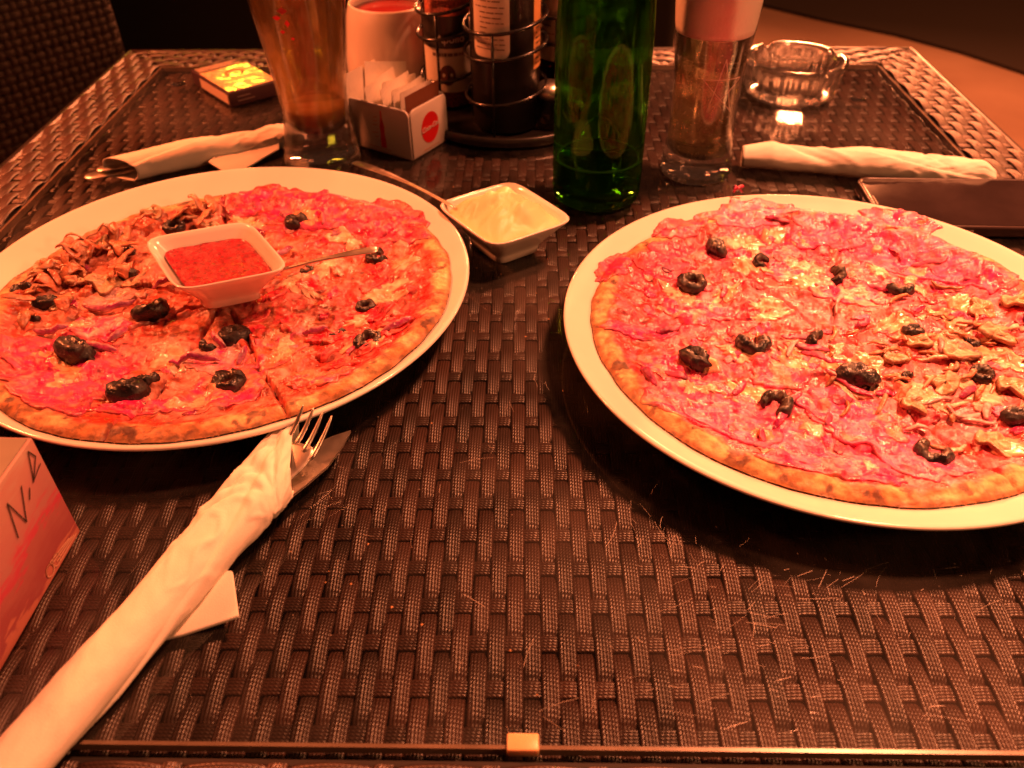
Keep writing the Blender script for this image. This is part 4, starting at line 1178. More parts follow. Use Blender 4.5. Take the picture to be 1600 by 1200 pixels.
bevel(put('loose_corner', mesh('loose_corner', Vc + Vd, [tuple(range(5, -1, -1)), tuple(range(6, 12))] + [(i, (i + 1) % 6, 6 + (i + 1) % 6, 6 + i) for i in range(6)], False), M_napkin, nl), .0005)
for (lab, nm, pts, w) in (('steel fork handle tip showing at the mouth of the far left napkin, upper of two', 'fork', ((150, 266), (170, 262), (200, 256), (300, 235)), .0070),
                          ('steel knife handle tip lowest at the mouth of the far left napkin', 'table_knife', ((131, 276), (150, 274), (185, 268), (300, 243)), .0075)):
    zz = .0062 if nm == 'fork' else .0022
    o0 = Vector((*at(*pts[0], zz), 0)); hd = empty(nm, o0, 0, lab, 'fork' if nm == 'fork' else 'knife')
    q = [Vector((*at(x, y, zz), zz)) - o0 for x, y in pts]
    q = [q[0], q[0].lerp(q[1], .4), q[1], q[2], q[3]]
    bar(q, [w * .35, w * .85, w, w * .9, w * .5], [.0008, .0014, .0016, .0016, .0016], 'handle', M_steel, hd)
# right far napkin
napkin_roll('rolled_napkin', at(1160, 238, .010), at(1553, 270, .008), .0002, .0002, [(0, .0090), (.12, .0125), (.3, .0105), (.45, .0125), (.75, .0115), (1, .0085)], [(0, .0060), (.12, .0090), (.3, .0078), (.5, .0105), (.75, .0085), (.95, .0080), (1, .0045)], 14,
    'bright white paper napkin rolled up behind the right plate, beside the phone', 'rolled napkins on the table', seam=(.3, 3.4), creases=((.24, 1.8, .035, -.0032, .10), (.33, 1.6, .02, .0016, .10), (.75, 1.5, .012, -.0014, .06), (.55, 1.4, .02, -.0010, .08)), n=90, curve=-.002)

# ================================================================== GLASSES AND BOTTLES
def vessel(name, c, outer, inner, label, cat, group, m=M_glass, seg=72, part='glass'):
    root = empty(name, (c[0], c[1], .0004), 0, label, cat, group)
    prof = [(0, .0)] + outer + inner + [(0, inner[-1][1])]
    me = lathe(prof, seg, part)
    put(part, me, m, root)
    return root
# left wheat-beer glass
oL = smooth_prof([(.0315, .0002), (.0330, .0030), (.0315, .012), (.0285, .030), (.0275, .045), (.0290, .065), (.0330, .100), (.0375, .135), (.0415, .170), (.0430, .200), (.0415, .232), (.0410, .236)], 5)
iL = smooth_prof([(.0400, .236), (.0400, .228), (.0412, .200), (.0395, .170), (.0355, .135), (.0308, .100), (.0268, .065), (.0252, .048), (.0240, .038), (.0180, .0310), (.0005, .0285)], 5)
bl = vessel('beer_glass', (-.163, .688), oL, iL, 'tall curved glass of amber beer beside the white sugar holder', 'beer glass', 'beer glasses', M_glassL)
liq = [(0, .0288)] + smooth_prof([(.0178, .0313), (.0237, .0384), (.0249, .048), (.0265, .065), (.0305, .100), (.0352, .135), (.0392, .170), (.0398, .178)], 5) + [(0, .178)]
put('beer', lathe(liq, 72, 'beer'), M_beer, bl)
put('painted_glow_layer', lathe([(0, .0296), (.0170, .0318), (.0226, .0388), (.0238, .048), (.0225, .0492), (0, .0496)], 60, 'painted_glow_layer'), mat('painted_orange_glow', (.95, .58, .26), .6, sss=.3), bl)
fo_ = [(0, .1785), (.0398, .1785), (.0408, .196), (.0405, .206), (.030, .209), (0, .210)]
put('foam', lathe(fo_, 72, 'foam'), M_foam, bl)
# red emblem printed high on the glass
tm = text_mesh('M', .02, 'emblem', ext=.0001)
mb = MB()
for (x, y, w, h) in ((-.004, .128, .007, .004), (.001, .133, .008, .005), (.0035, .124, .004, .005), (-.001, .118, .004, .003), (.006, .113, .003, .0025)):
    mb.add([(x - w / 2, y, 0), (x, y - h / 2, 0), (x + w / 2, y, 0), (x, y + h / 2, 0)], [(0, 1, 2, 3)])
em = mb.mesh('emblem'); wrap(em, .0368)
put('emblem', em, mat('red_glass_print', (.75, .01, .03), .3), bl, rz=radians(-8))
# right pint glass
oR = smooth_prof([(.0275, .0002), (.0292, .0025), (.0292, .010), (.0282, .018), (.0265, .035), (.0262, .055), (.0268, .080), (.0300, .112), (.0325, .138), (.0345, .165), (.0350, .172)], 5)
iR = smooth_prof([(.0335, .172), (.0330, .163), (.0308, .138), (.0284, .112), (.0252, .080), (.0245, .055), (.0245, .032), (.0225, .0225), (.0150, .0180), (.0005, .0165)], 5)
br = vessel('beer_glass', (.157, .6555), oR, iR, 'glass of pale beer with a white foam head, right of the green bottle', 'beer glass', 'beer glasses', M_glassR)
liq = [(0, .0168)] + smooth_prof([(.0148, .0183), (.0222, .0227), (.0242, .032), (.0242, .055), (.0249, .080), (.0281, .112), (.0284, .1145)], 5) + [(0, .1145)]
put('beer', lathe(liq, 72, 'beer'), M_beer2, br)
fo_ = [(0, .1150), (.0294, .1150), (.0303, .120), (.0318, .138), (.0334, .156), (.0300, .160), (.015, .162), (0, .1625)]
put('foam', lathe(fo_, 72, 'foam'), M_foam, br)
# engraved star lines on the right glass
star = []
for k in range(5):
    a0 = pi / 2 + k * 4 * pi / 5; a1 = pi / 2 + (k + 1) * 4 * pi / 5
    p0 = (.016 * cos(a0), .080 + .022 * sin(a0)); p1 = (.016 * cos(a1), .080 + .022 * sin(a1))
    star.append([(p0[0] + (p1[0] - p0[0]) * t, p0[1] + (p1[1] - p0[1]) * t) for t in np.linspace(0, 1, 9)])
st_ = strokes(star, .0005, 'engraved_star', .0); wrap(st_, .0292)
put('engraved_star', st_, mat('etched_glass', (.55, .45, .38), .4), br, rz=radians(10))
# bubbles in the beer
bub = MB()
ico = [(1, 0, 0), (-1, 0, 0), (0, 1, 0), (0, -1, 0), (0, 0, 1), (0, 0, -1)]
icf = [(0, 2, 4), (2, 1, 4), (1, 3, 4), (3, 0, 4), (2, 0, 5), (1, 2, 5), (3, 1, 5), (0, 3, 5)]
for i in range(260):
    a = r5.uniform(0, 6.28); z = r5.uniform(.022, .112); R = np.interp(z, [.02, .055, .08, .112], [.0215, .0235, .0242, .0275]); q = .00025 + .0003 * r5.random()
    bub.add([(R * cos(a) + x * q, R * sin(a) + y * q, z + zz * q) for x, y, zz in ico], icf)
tag(put('bubbles', bub.mesh('bubbles', True), mat('beer_bubbles', (.9, .8, .65), .2, spec=.8), br), kind='stuff')

# green bottle
oG = smooth_prof([(.0300, .0002), (.0335, .0022), (.0347, .008), (.0350, .030), (.0350, .100), (.0345, .140), (.0320, .165), (.0250, .190), (.0165, .215), (.0140, .240), (.0135, .262), (.0150, .264), (.0150, .272), (.0130, .274)], 5)
iG = smooth_prof([(.0108, .274), (.0108, .245), (.0135, .214), (.0220, .189), (.0293, .163), (.0320, .140), (.0326, .100), (.0326, .030), (.0318, .013), (.0250, .0075), (.0120, .0090), (.0005, .0110)], 5)
gb = vessel('green_bottle', (.0695, .6150), oG, iG, 'green glass beer bottle with a little beer left, standing in the middle of the table', 'bottle', None, M_green, part='glass')
liq = [(0, .0113)] + smooth_prof([(.0120, .0093), (.0250, .0078), (.0315, .0132), (.0323, .0215)], 4) + [(.0323, .0335), (0, .0335)]
put('beer', lathe(liq, 72, 'beer'), M_greenbeer, gb)
put('froth_ring', tube([(.0316 * cos(a), .0316 * sin(a), .0338) for a in np.linspace(0, 2 * pi, 60, endpoint=False)], .0008, 6, True), M_foam, gb)
for (tx, zz_, xx) in (('E', .118, -.010), ('S', .128, -.010), ('M', .092, -.012), ('L', .104, -.012), ('V I I A', .078, -.014)):
    g = text_mesh(tx, .011, 'embossed_letter', ext=.0003)
    for v in g.vertices: v.co.x += xx; v.co.y += zz_
    wrap(g, .0352); put('embossed_letter', g, M_green, gb, rz=radians(-4))

# ashtray
ash = empty('ashtray', (.283, .832, .0003), .35, 'round clear glass ashtray at the far right of the table', 'ashtray')
def ashring(r, z, notch=0.0, flute=0.0, n=144):
    out = []
    for i in range(n):
        a = 2 * pi * i / n; q = 0
        for k in range(4):
            d_ = ((a - k * pi / 2 + pi) % (2 * pi)) - pi
            q = max(q, math.exp(-(d_ / .11) ** 4))
        rr = r + flute * (.5 + .5 * cos(28 * a))
        out.append((rr * cos(a), rr * sin(a), z - notch * q))
    return out
rings = [ashring(.030, .0008), ashring(.040, .0), ashring(.0425, .0010), ashring(.0440, .006, 0, .0010), ashring(.0455, .016, 0, .0014), ashring(.0470, .026, .001, .0008), ashring(.0500, .0325, .002), ashring(.0500, .0345, .0035), ashring(.0480, .0358, .0045), ashring(.0440, .0350, .0045), ashring(.0415, .0325, .0035),
         ashring(.0385, .025, .001), ashring(.0365, .014), ashring(.0345, .0095), ashring(.030, .0082), ashring(.010, .0080)]
V, F = loft(rings, True, True, True)
put('glass_bowl', mesh('glass_bowl', V, F), M_ash, ash)

# water drops on the glass top
def drop(px, py, r, lab):
    rings = []
    for i in range(7):
        t = i / 6
        rings.append([(r * (1 + .15 * cos(3 * b)) * cos(b) * cos(t * pi / 2 * .98), r * .8 * sin(b) * cos(t * pi / 2 * .98), r * .28 * sin(t * pi / 2)) for b in np.linspace(0, 2 * pi, 20, endpoint=False)])
    V, F = loft(rings, True, True, True)
    o = put('water_drop', mesh('water_drop', V, F), M_glass, None, (*at(px, py), .0004))
    tag(o, lab, 'water drop', 'drops on the glass top')
drop(1340, 156, .0075, 'water drop on the glass top just right of the ashtray')
drop(278, 132, .0075, 'water drop on the glass top left of the cigarette pack')

# ================================================================== WHITE POT, SUGAR HOLDER
pot = empty('ceramic_pot', (-.113, .855, .0003), 0, 'white ceramic pot with dark red contents behind the sugar holder', 'pot')
put('body', lathe(smooth_prof([(0, .0), (.040, .0), (.0465, .004), (.0490, .016), (.0485, .035), (.0445, .070), (.0412, .0835), (.0400, .0850), (.0385, .0835), (.0415, .060), (.042, .02), (0, .012)], 4), 72, 'body'), M_white, pot)
put('contents', lathe([(0, .079), (.025, .0785), (.0384, .0775), (.0384, .074), (0, .074)], 48), M_redsauce, pot)
A = Vector((*at(646, 253), 0)); B = Vector((*at(550, 226), 0)); Cc = Vector((*at(718, 224), 0))
ang = atan2((B - A).y, (B - A).x)      # direction of the left face
hold = empty('sugar_holder', A, ang, 'white plastic sugar packet holder printed with a red round logo and a red bottle', 'sugar holder')
LL = .071; LR = .054; HH = .044
def rplate(w, h, t, r=.006, n=6):
    """rounded-top plate in xz plane, thickness along +y"""
    pts = [(0, .001), (w, .001)]
    pts += [(w - r + r * cos(a), h - r + r * sin(a)) for a in np.linspace(0, pi / 2, n)] + [(r - r * sin(a), h - r + r * cos(a)) for a in np.linspace(0, pi / 2, n)]
    k = len(pts)
    V = [(x, 0, z) for x, z in pts] + [(x, t, z) for x, z in pts]
    return mesh('panel', V, [tuple(range(k)), tuple(range(2 * k - 1, k - 1, -1))] + [(i, k + i, k + (i + 1) % k, (i + 1) % k) for i in range(k)], False)
T_ = .0022
# local x runs along the left face away from the corner; the inside lies at negative local y
def panel(loc, rz, w):
    o = put('panel', rplate(w, HH, T_), M_plastic, hold, loc, rz); bevel(o, .0007, 2); return o
panel((.0015, -T_, 0), 0, LL - .003)
panel((.0015, -LR, 0), 0, LL - .003)
panel((0 + T_, -LR + .0015, 0), pi / 2, LR - .003)
panel((LL, -LR + .0015, 0), pi / 2, LR - .003)
bevel(put('base', MB().box(.001, LL - .001, -LR + .001, -.001, 0.0, .004).mesh('base'), M_plastic, hold), .0008)
# prints: right face (local x = 0 side, facing -x); logo disc and lettering
fx = Matrix.Translation((-.00025, -LR * .50, HH * .50)) @ Matrix.Rotation(-pi / 2, 4, 'Z') @ Matrix.Rotation(pi / 2, 4, 'X')
dsc = mesh('logo_disc', [(0, 0, 0)] + [(.0125 * cos(a), .0135 * sin(a), 0) for a in np.linspace(0, 2 * pi, 40, endpoint=False)], [(0, i + 1, (i + 1) % 40 + 1) for i in range(40)], False)
o = put('logo_disc', dsc, M_red, hold); o.matrix_local = fx
tx = text_mesh('Coca-Cola', .0060, 'logo_lettering', shear=.5, ext=.0001)
o = put('logo_lettering', tx, M_whiteink, hold); o.matrix_local = fx @ Matrix.Translation((0, .0005, .0004)) @ Matrix.Rotation(.06, 4, 'Z')
ln = strokes([[(-.011, -.0175), (.011, -.0175)]], .0005, 'print_line')
o = put('print_line', ln, mat('faint_red_ink', (.6, .25, .15), .5), hold); o.matrix_local = fx
# left face (local y = 0 side, facing +y)
fy = Matrix.Translation((LL * .5, .00025, HH * .5)) @ Matrix.Rotation(pi, 4, 'Z') @ Matrix.Rotation(pi / 2, 4, 'X')
bo = [(-.0008, .017), (.0008, .017), (.0009, .011), (.0026, .003), (.0022, -.003), (.0030, -.010), (.0028, -.016), (-.0028, -.016), (-.0030, -.010), (-.0022, -.003), (-.0026, .003), (-.0009, .011)]
o = put('bottle_print', mesh('bottle_print', [(x + .004, y, 0) for x, y in bo], [tuple(range(12))], False), M_red, hold); o.matrix_local = fy
M_pale = mat('pale_red_ink', (.66, .38, .30), .5)
rr_ = random.Random(9)
lines = [[(-.004 + rr_.uniform(-.003, .003) - j * .0 , .010 - j * .0035), (-.0005, .010 - j * .0035 + .001)] for j in range(6)] + [[(-.012, -.0165), (.012, -.0175)], [(-.010, -.019), (.010, -.0195)]]
o = put('faint_print', strokes(lines, .0008, 'faint_print'), M_pale, hold); o.matrix_local = fy
# packets standing in the holder
Mh = Matrix.Translation(A) @ Matrix.Rotation(ang, 4, 'Z')
def packet(u, v, rz, tilt, lean, w, h, m, lab, seed):
    n1, n2 = 8, 10; V = []; F = []
    for side in (0, 1):
        for i in range(n1 + 1):
            for j in range(n2 + 1):
                a = i / n1; b = j / n2
                bul = .0018 * sin(pi * a) * sin(pi * b) + .0002
                wv = .0016 * (float(vnoise(a * 3 + seed, b * 3, seed)) - .5)
                V.append(((a - .5) * w, (bul if side else -bul) + wv, b * h))
    N = (n1 + 1) * (n2 + 1)
    for side in (0, 1):
        for i in range(n1):
            for j in range(n2):
                q = side * N + i * (n2 + 1) + j
                f = (q, q + 1, q + n2 + 2, q + n2 + 1)
                F.append(f if side else f[::-1])
    p = Mh @ Vector((u, v, 0))
    o = put('sugar_packet', mesh('sugar_packet', V, F), m, None, (p.x, p.y, .0050), rot=(lean, tilt, ang + rz))
    tag(o, lab, 'sugar packet', 'packets in the sugar holder')
    return o
PK = [(.060, -.020, 1.45, .10, .10, .044, .060, M_packet, 'cream paper sugar packet standing tallest at the left end of the holder'),
      (.052, -.028, 1.30, -.22, .15, .044, .061, M_packet, 'cream packet with a torn corner leaning second from the left end'),
      (.045, -.027, 1.62, .12, .04, .044, .054, M_packet, 'cream packet third from the left end of the holder'),
      (.038, -.028, 1.50, -.10, -.06, .043, .052, M_packet, 'cream packet in the middle of the holder, slightly tilted'),
      (.030, -.027, 1.66, .05, .06, .044, .053, M_packet, 'cream packet fourth from the brown packet'),
      (.024, -.027, 1.52, -.04, -.04, .044, .050, M_packet, 'cream packet third from the brown packet'),
      (.018, -.027, 1.60, .06, .03, .044, .0515, M_packet, 'cream packet second from the brown packet'),
      (.0125, -.027, 1.55, -.03, .02, .044, .050, M_packet, 'cream packet right behind the brown packet'),
      (.0070, -.027, 1.57, .02, -.03, .046, .050, M_brownpacket, 'brown paper packet at the front of the holder above the round logo')]
for i, a in enumerate(PK): packet(*a, seed=i + 2)

# ================================================================== CONDIMENT CADDY
cad = empty('condiment_caddy', (.0, .790, .0003), 0, 'black wire condiment caddy with a round tray standing behind the green bottle', 'condiment rack')
put('tray', lathe([(0, .0), (.085, .0), (.090, .003), (.090, .010), (.0875, .011), (.086, .006), (0, .005)], 64, 'tray'), M_blackplastic, cad)
put('post', tube([(0.010, .016, .004), (0.010, .016, .26)], .0035, 10), M_wire, cad)
HB = [(-.002, -.042, .0315, 'front'), (-.055, .010, .024, 'l'), (.052, -.004, .026, 'r'), (.004, .050, .030, 'b')]
for (hx, hy, hr, _) in HB:
    for z in (.040, .078, .100):
        R = hr + .0045
        pts = [(hx + R * cos(a), hy + R * sin(a), z + (.006 * sin(a + 1.0))) for a in np.linspace(0, 2 * pi, 40, endpoint=False)]
        put('ring_wire', tube(pts, .0016, 6, True), M_wire, cad)
    for a in (0.6, 2.6, 4.4):
        put('upright_wire', tube([(hx + (hr + .0045) * cos(a), hy + (hr + .0045) * sin(a), .006), (hx + (hr + .0045) * cos(a), hy + (hr + .0045) * sin(a), .100 + .006 * sin(a + 1))], .0013, 6), M_wire, cad)
cx0, cy0 = 0.0, .790
def bottle(name, hx, hy, R, H, neck, m, label, cat='bottle'):
    root = empty(name, (cx0 + hx, cy0 + hy, .0065), 0, label, cat, 'bottles in the condiment caddy')
    prof = [(0, 0), (R * .9, 0), (R, .003), (R, H * .62), (R * .93, H * .68), (neck * 1.3, H * .80), (neck, H * .85), (neck, H), (0, H)]
    put('glass', lathe(prof, 56, 'glass'), m, root)
    put('cap', lathe([(0, H + .012), (neck + .001, H + .012), (neck + .002, H - .002), (neck + .0005, H - .002)], 32, 'cap'), M_blackplastic, root)
    return root
def bars_on(root, R, a0, a1, z0, z1, n, m, seed, w=.0009):
    """rows of unreadably small print on a label"""
    rq = random.Random(seed); mb = MB()
    for i in range(n):
        z = z1 - (z1 - z0) * (i + .5) / n; s_ = a0 + .08
        while s_ < a1 - .10:
            e = min(a1 - .06, s_ + rq.uniform(.05, .28))
            k = 3
            for q in range(k):
                u0 = s_ + (e - s_) * q / k; u1 = s_ + (e - s_) * (q + 1) / k
                mb.add([(R * sin(u0), -R * cos(u0), z), (R * sin(u1), -R * cos(u1), z), (R * sin(u1), -R * cos(u1), z + w), (R * sin(u0), -R * cos(u0), z + w)], [(0, 1, 2, 3)])
            s_ = e + .035
            if rq.random() < .14: break
    put('small_print', mb.mesh('small_print'), m, root)
b1 = bottle('sauce_bottle', HB[0][0], HB[0][1], .0300, .24, .013, M_blackplastic, 'large dark bottle with a cream back label, front of the condiment caddy')
put('label', cyl_patch(.0303, -1.05, .12, .068, .150, 24, 'label', .006), M_label, b1)
bars_on(b1, .0305, -1.0, .10, .106, .148, 9, M_greyink, 4)
bars_on(b1, .0305, -.85, .02, .086, .106, 5, M_greyink, 5)
bars_on(b1, .0305, -1.0, .05, .073, .085, 3, M_greyink, 6)
put('side_label', cyl_patch(.0303, .92, 1.5, .055, .16, 12, 'side_label'), M_orangelabel, b1)
bars_on(b1, .0306, .92, 1.45, .057, .095, 9, M_ink, 7, .0012)
b2 = bottle('pepper_bottle', HB[1][0], HB[1][1], .0225, .16, .012, M_thin, 'small clear bottle with a black and cream label reading Apollo, left in the caddy')
put('contents', lathe([(0, .003), (.0200, .003), (.0200, .098), (0, .098)], 40, 'contents'), mat('red_pepper_flakes', (.42, .09, .05), .6, bump=1, bscale=700, var=.7, vscale=600), b2)
put('black_label', cyl_patch(.0228, -1.5, 1.5, .058, .086, 40, 'black_label'), M_blacklabel, b2)
put('cream_label', cyl_patch(.0228, -1.5, 1.5, .018, .0578, 40, 'cream_label'), M_label, b2)
g = text_mesh('Apollo', .0100, 'label_lettering', ext=.0001)
for v in g.vertices: v.co.y += .066
put('label_lettering', wrap(g, .0230), M_whiteink, b2, rz=.15)
bars_on(b2, .0230, -.75, .75, .048, .054, 1, M_greyink, 12, .003)
dd = mesh('round_print', [(0, 0, 0)] + [(.0075 * cos(a), .0095 * sin(a), 0) for a in np.linspace(0, 2 * pi, 30, endpoint=False)], [(0, i + 1, (i + 1) % 30 + 1) for i in range(30)], False)
for v in dd.vertices: v.co.y += .034
put('round_print', wrap(dd, .02305), mat('brown_print', (.12, .04, .03), .5), b2, rz=-.05)
b3 = bottle('oil_bottle', HB[2][0], HB[2][1], .0245, .22, .011, M_darkglass, 'slim dark bottle with a cream label, right in the caddy behind the green bottle')
put('label', cyl_patch(.0248, -1.3, .5, .050, .105, 24, 'label'), M_label, b3)
bars_on(b3, .0250, -1.2, .4, .070, .09, 3, M_greyink, 15)
b4 = bottle('vinegar_bottle', HB[3][0], HB[3][1], .0285, .24, .012, M_blackplastic, 'tall black bottle at the back of the condiment caddy')
# salt jar beside the rack
jar = empty('salt_shaker', (*at(858, 205), .0003), 0, 'small clear glass shaker with ribbed foot, half hidden left of the green bottle', 'shaker')
put('glass', lathe([(0, 0), (.014, 0), (.0155, .002), (.0145, .005), (.0160, .008), (.0148, .011), (.0158, .015), (.0140, .020), (.013, .034), (.012, .034), (.012, .012), (0, .010)], 40, 'glass'), M_glass, jar)
put('lid', lathe([(0, .046), (.009, .045), (.0135, .040), (.0138, .034), (0, .034)], 32, 'lid'), M_steel, jar)

# ================================================================== CIGARETTE PACK, PHONE, TISSUE BOX
def print_mat(name, stops, scale, rot=0.0, dist=3.0, coat=.4):
    m, nt, b = nmat(name); L = nt.links
    tc = nt.nodes.new('ShaderNodeTexCoord'); mp = nt.nodes.new('ShaderNodeMapping')
    mp.inputs['Rotation'].default_value = (0.3, rot, rot); mp.inputs['Scale'].default_value = (scale, scale, scale)
    w = nt.nodes.new('ShaderNodeTexNoise'); w.inputs['Scale'].default_value = 1.0; w.inputs['Detail'].default_value = 2; w.inputs['Distortion'].default_value = dist
    r = nt.nodes.new('ShaderNodeValToRGB')
    r.color_ramp.elements[0].position = stops[0][0]; r.color_ramp.elements[0].color = (*stops[0][1], 1)
    r.color_ramp.elements[1].position = stops[-1][0]; r.color_ramp.elements[1].color = (*stops[-1][1], 1)
    for p, c in stops[1:-1]:
        e = r.color_ramp.elements.new(p); e.color = (*c, 1)
    L.new(tc.outputs['Object'], mp.inputs['Vector']); L.new(mp.outputs[0], w.inputs['Vector']); L.new(w.outputs['Fac'], r.inputs['Fac']); L.new(r.outputs['Color'], b.inputs['Base Color'])
    b.inputs['Roughness'].default_value = .3; b.inputs['Coat Weight'].default_value = coat
    bn = nt.nodes.new('ShaderNodeTexNoise'); bn.inputs['Scale'].default_value = 55; bn.inputs['Detail'].default_value = 1; L.new(tc.outputs['Object'], bn.inputs['Vector'])
    bb = nt.nodes.new('ShaderNodeBump'); bb.inputs['Strength'].default_value = .5; bb.inputs['Distance'].default_value = .0020
    L.new(bn.outputs['Fac'], bb.inputs['Height']); L.new(bb.outputs['Normal'], b.inputs['Coat Normal']); L.new(bb.outputs['Normal'], b.inputs['Normal'])
    return m
p0 = Vector((*at(303, 132), 0)); p1 = Vector((*at(392, 188), 0))
pk = empty('cigarette_pack', p0, atan2((p1 - p0).y, (p1 - p0).x), 'cigarette pack with a printed picture lying behind the far left napkin', 'cigarette pack')
Lp = .088; Wp = .055; Tp = .015
bevel(put('box', MB().box(0, Lp, 0, Wp, 0, Tp).mesh('box'), mat('dark_card', (.05, .025, .035), .35), pk), .0015)
# picture panel and warning strip on top, pale side
put('picture', MB().box(.019, Lp - .0015, .0015, Wp - .0015, Tp + .0002, Tp + .0006).mesh('picture'), print_mat('picture_print', [(.35, (.70, .40, .25)), (.46, (.75, .5, .3)), (.55, (.35, .16, .12)), (.62, (.72, .42, .22)), (.75, (.40, .10, .16))], 60, .4), pk)
put('side_panel', MB().box(.022, Lp - .003, -.0006, -.0002, .003, Tp - .003).mesh('side_panel'), mat('cream_card', (.62, .48, .38), .4), pk)
wl = [[(.004 + .0042 * j, .004), (.004 + .0042 * j, Wp - .006 - .006 * (j % 2))] for j in range(3)]
o = put('warning_lines', strokes(wl, .0017, 'warning_lines'), mat('cream_ink', (.62, .45, .36), .5), pk, (0, 0, Tp + .0001))
el = [[(Lp + .0003, y0), (Lp + .0003, y1)] for y0, y1 in ()]
put('end_print', MB().box(Lp + .0002, Lp + .0004, .008, .022, .009, .0098).box(Lp + .0002, Lp + .0004, .008, .026, .005, .0057).mesh('end_print'), mat('grey_pack_ink', (.30, .24, .22), .5), pk)
ovl = []
for k in range(2):
    ovl.append([(.040 + (.007 + .002 * k) * cos(a), .030 + (.010 - .002 * k) * sin(a)) for a in np.linspace(.4, 5.2, 22)])
put('picture_outline', strokes(ovl, .0012, 'picture_outline'), mat('brown_ink', (.22, .09, .06), .5), pk, (0, 0, Tp + .0007))

q0 = Vector((*at(1336, 277, .009), 0))
ph = empty('smartphone', q0, radians(-3.2), 'black smartphone lying screen up behind the right plate', 'phone')
PW, PH_, PT = .165, .080, .0095
def rrect(w, h, r, z, n=8):
    out = []
    for cx_, cy_, a0 in ((w - r, -r, 0), (r, -r, pi / 2), (r, -h + r, pi), (w - r, -h + r, 1.5 * pi)):
        out += [(cx_ + r * cos(a0 + pi / 2 * i / n), cy_ + r * sin(a0 + pi / 2 * i / n), z) for i in range(n + 1)]
    return out
def inset(ring_, d, w=PW, h=PH_, z=None):
    return [(x + d * (1 if x < w / 2 else -1), y + d * (1 if y < -h / 2 else -1), z if z is not None else zz) for x, y, zz in ring_]
R0 = rrect(PW, PH_, .009, 0)
V, F = loft([inset(R0, .0015, z=.0004), inset(R0, .0, z=.0020), inset(R0, 0, z=PT - .0015), inset(R0, .0006, z=PT), inset(R0, .0016, z=PT), inset(R0, .0020, z=PT - .0006)], True, True, True)
put('case', mesh('case', V, F), M_phonecase, ph)
V, F = loft([inset(R0, .0024, z=PT - .0004), inset(R0, .0026, z=PT - .0001), inset(R0, .0034, z=PT + .0001)], True, False, True)
put('screen', mesh('screen', V, F), M_phone, ph)
put('speaker_slot', MB().box(.004, .0052, -.047, -.033, PT + .0001, PT + .0003).mesh('speaker_slot'), M_greymetal, ph)
put('side_button', MB().box(.055, .083, .0, .0006, .0042, .0066).mesh('side_button'), M_steel, ph)
put('volume_button', MB().box(.03, .065, -PH_ - .0006, -PH_, .0042, .0066).mesh('volume_button'), M_steel, ph)

def tissue_mat():
    m, nt, b = nmat('printed_tissue_box'); L = nt.links
    tc = nt.nodes.new('ShaderNodeTexCoord'); sp = nt.nodes.new('ShaderNodeSeparateXYZ'); L.new(tc.outputs['Object'], sp.inputs[0])
    n = nt.nodes.new('ShaderNodeTexNoise'); n.inputs['Scale'].default_value = 26; n.inputs['Detail'].default_value = 3; n.inputs['Distortion'].default_value = 1.2
    L.new(tc.outputs['Object'], n.inputs['Vector'])
    # brush strokes stretched diagonally
    mp = nt.nodes.new('ShaderNodeMapping'); mp.inputs['Scale'].default_value = (60, 60, 420); mp.inputs['Rotation'].default_value = (.6, 0, 0)
    n2 = nt.nodes.new('ShaderNodeTexNoise'); n2.inputs['Scale'].default_value = 1; L.new(tc.outputs['Object'], mp.inputs['Vector']); L.new(mp.outputs[0], n2.inputs['Vector'])
    a = nt.nodes.new('ShaderNodeMath'); a.operation = 'MULTIPLY'; a.inputs[1].default_value = 13.5; L.new(sp.outputs['Z'], a.inputs[0])
    c = nt.nodes.new('ShaderNodeMath'); c.operation = 'MULTIPLY_ADD'; c.inputs[1].default_value = .45; L.new(n.outputs['Fac'], c.inputs[0]); L.new(a.outputs[0], c.inputs[2])
    e = nt.nodes.new('ShaderNodeMath'); e.operation = 'MULTIPLY_ADD'; e.inputs[1].default_value = .30; L.new(n2.outputs['Fac'], e.inputs[0]); L.new(c.outputs[0], e.inputs[2])
    f = nt.nodes.new('ShaderNodeMath'); f.operation = 'MULTIPLY'; f.inputs[1].default_value = .72; L.new(e.outputs[0], f.inputs[0])
    r = nt.nodes.new('ShaderNodeValToRGB'); r.color_ramp.interpolation = 'EASE'
    els = [(.0, (.50, .20, .17)), (.30, (.50, .18, .15)), (.33, (.32, .08, .10)), (.50, (.36, .12, .13)), (.53, (.46, .06, .11)), (.62, (.38, .17, .18)), (.80, (.38, .20, .19)), (.92, (.38, .30, .27)), (1.0, (.36, .32, .28))]
    r.color_ramp.elements[0].color = (*els[0][1], 1); r.color_ramp.elements[1].position = 1; r.color_ramp.elements[1].color = (*els[-1][1], 1)
    for p, cc in els[1:-1]:
        q = r.color_ramp.elements.new(p); q.color = (*cc, 1)
    L.new(f.outputs[0], r.inputs['Fac']); L.new(r.outputs['Color'], b.inputs['Base Color'])
    b.inputs['Roughness'].default_value = .38
    return m
tb = empty('tissue_box', (-.211, .268, .0003), radians(-3), 'cardboard tissue box printed with red brush strokes and black handwriting, at the left edge', 'tissue box')
TH = .063
bevel(put('carton', MB().box(-.125, 0, -.23, 0, 0, TH).mesh('carton'), tissue_mat(), tb), .0010)
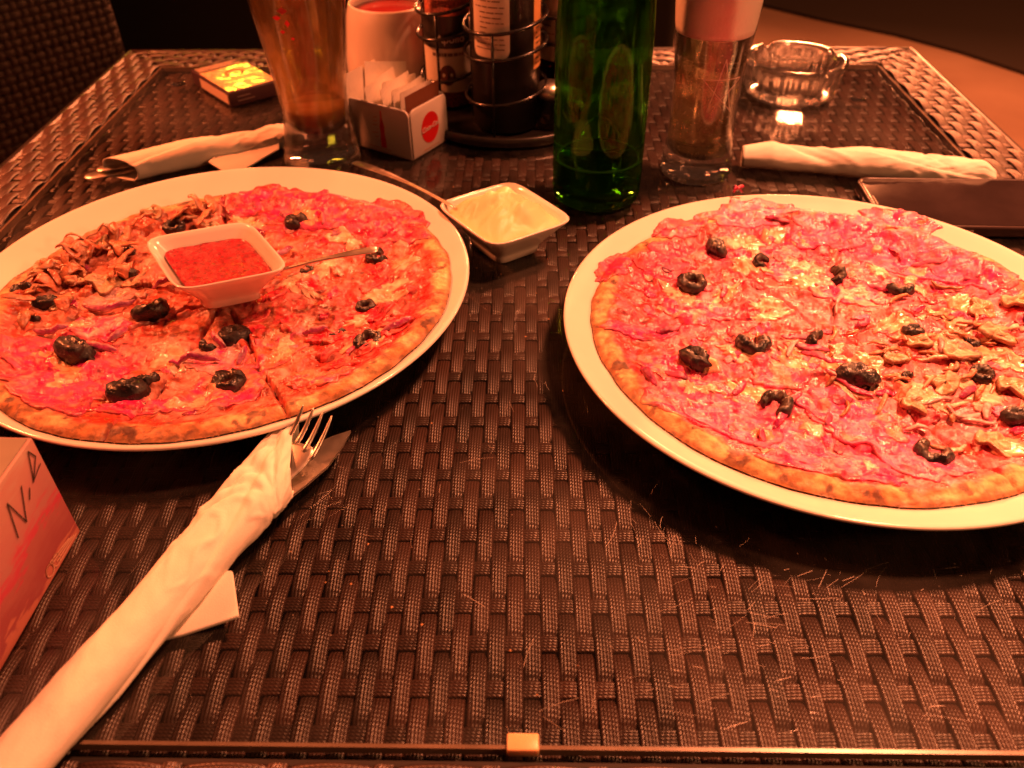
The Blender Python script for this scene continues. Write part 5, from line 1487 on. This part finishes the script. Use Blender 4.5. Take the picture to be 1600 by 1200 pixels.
put('lid_panel', MB().box(-.1235, -.0015, -.2285, -.0015, TH + .00005, TH + .0003).mesh('lid_panel'), mat('grey_green_card', (.22, .21, .17), .35, var=.15, vscale=20), tb)
o = put('opening', MB().box(-.090, -.035, -.17, -.06, TH + .0005, TH + .0008).mesh('opening'), M_napkin, tb)
# handwriting on the long side (+x): local xy -> (-y, z)
fm = Matrix.Translation((.0003, 0, 0)) @ Matrix.Rotation(pi / 2, 4, 'Z') @ Matrix.Rotation(pi / 2, 4, 'X')
hw = [[(-.034, .036), (-.030, .053), (-.026, .037), (-.019, .052)], [(-.0185, .043), (-.0155, .047)], [(-.012, .047), (-.004, .055), (-.0065, .0605), (-.0115, .0475), (-.0035, .0500)]]
o = put('handwriting', strokes(hw, .0007, 'handwriting'), M_ink, tb); o.matrix_local = fm
hw2 = [[(-.004 - .0018 * k, .003 + .001 * k), (-.020 - .002 * k, .003 + .002 * k)] for k in range(4)] + [[(-.022 - .003 * cos(a), .006 + .003 * sin(a)) for a in np.linspace(0, 9, 20)], [(-.028 - .003 * cos(a), .006 + .003 * sin(a)) for a in np.linspace(0, 9, 20)]]
o = put('ribbon_print', strokes(hw2, .0007, 'ribbon_print'), mat('cream_red_ink', (.66, .36, .28), .5), tb); o.matrix_local = fm

# crumbs on the glass
cm = MB(); r9 = random.Random(31)
for i in range(46):
    px, py = r9.choice(((760, 470, 90), (660, 640, 60), (800, 420, 60), (540, 860, 120), (900, 1000, 200), (300, 820, 90)))[0:2]
    px += r9.gauss(0, 70); py += r9.gauss(0, 60)
    x, y = at(px, py); q = r9.uniform(.00025, .0008)
    if hypot(x - PL[0], y - PL[1]) < .166 or hypot(x - PR[0], y - PR[1]) < .166: continue
    cm.add([(x + a * q * r9.uniform(.6, 1.4), y + b * q * r9.uniform(.6, 1.4), .0008 + c * q * .7) for a, b, c in ico], icf)
o = put('crumbs', cm.mesh('crumbs'), mat('bread_crumbs', (.55, .30, .14), .8)); tag(o, 'scattered tiny bread crumbs on the glass table top', 'crumbs', kind='stuff')
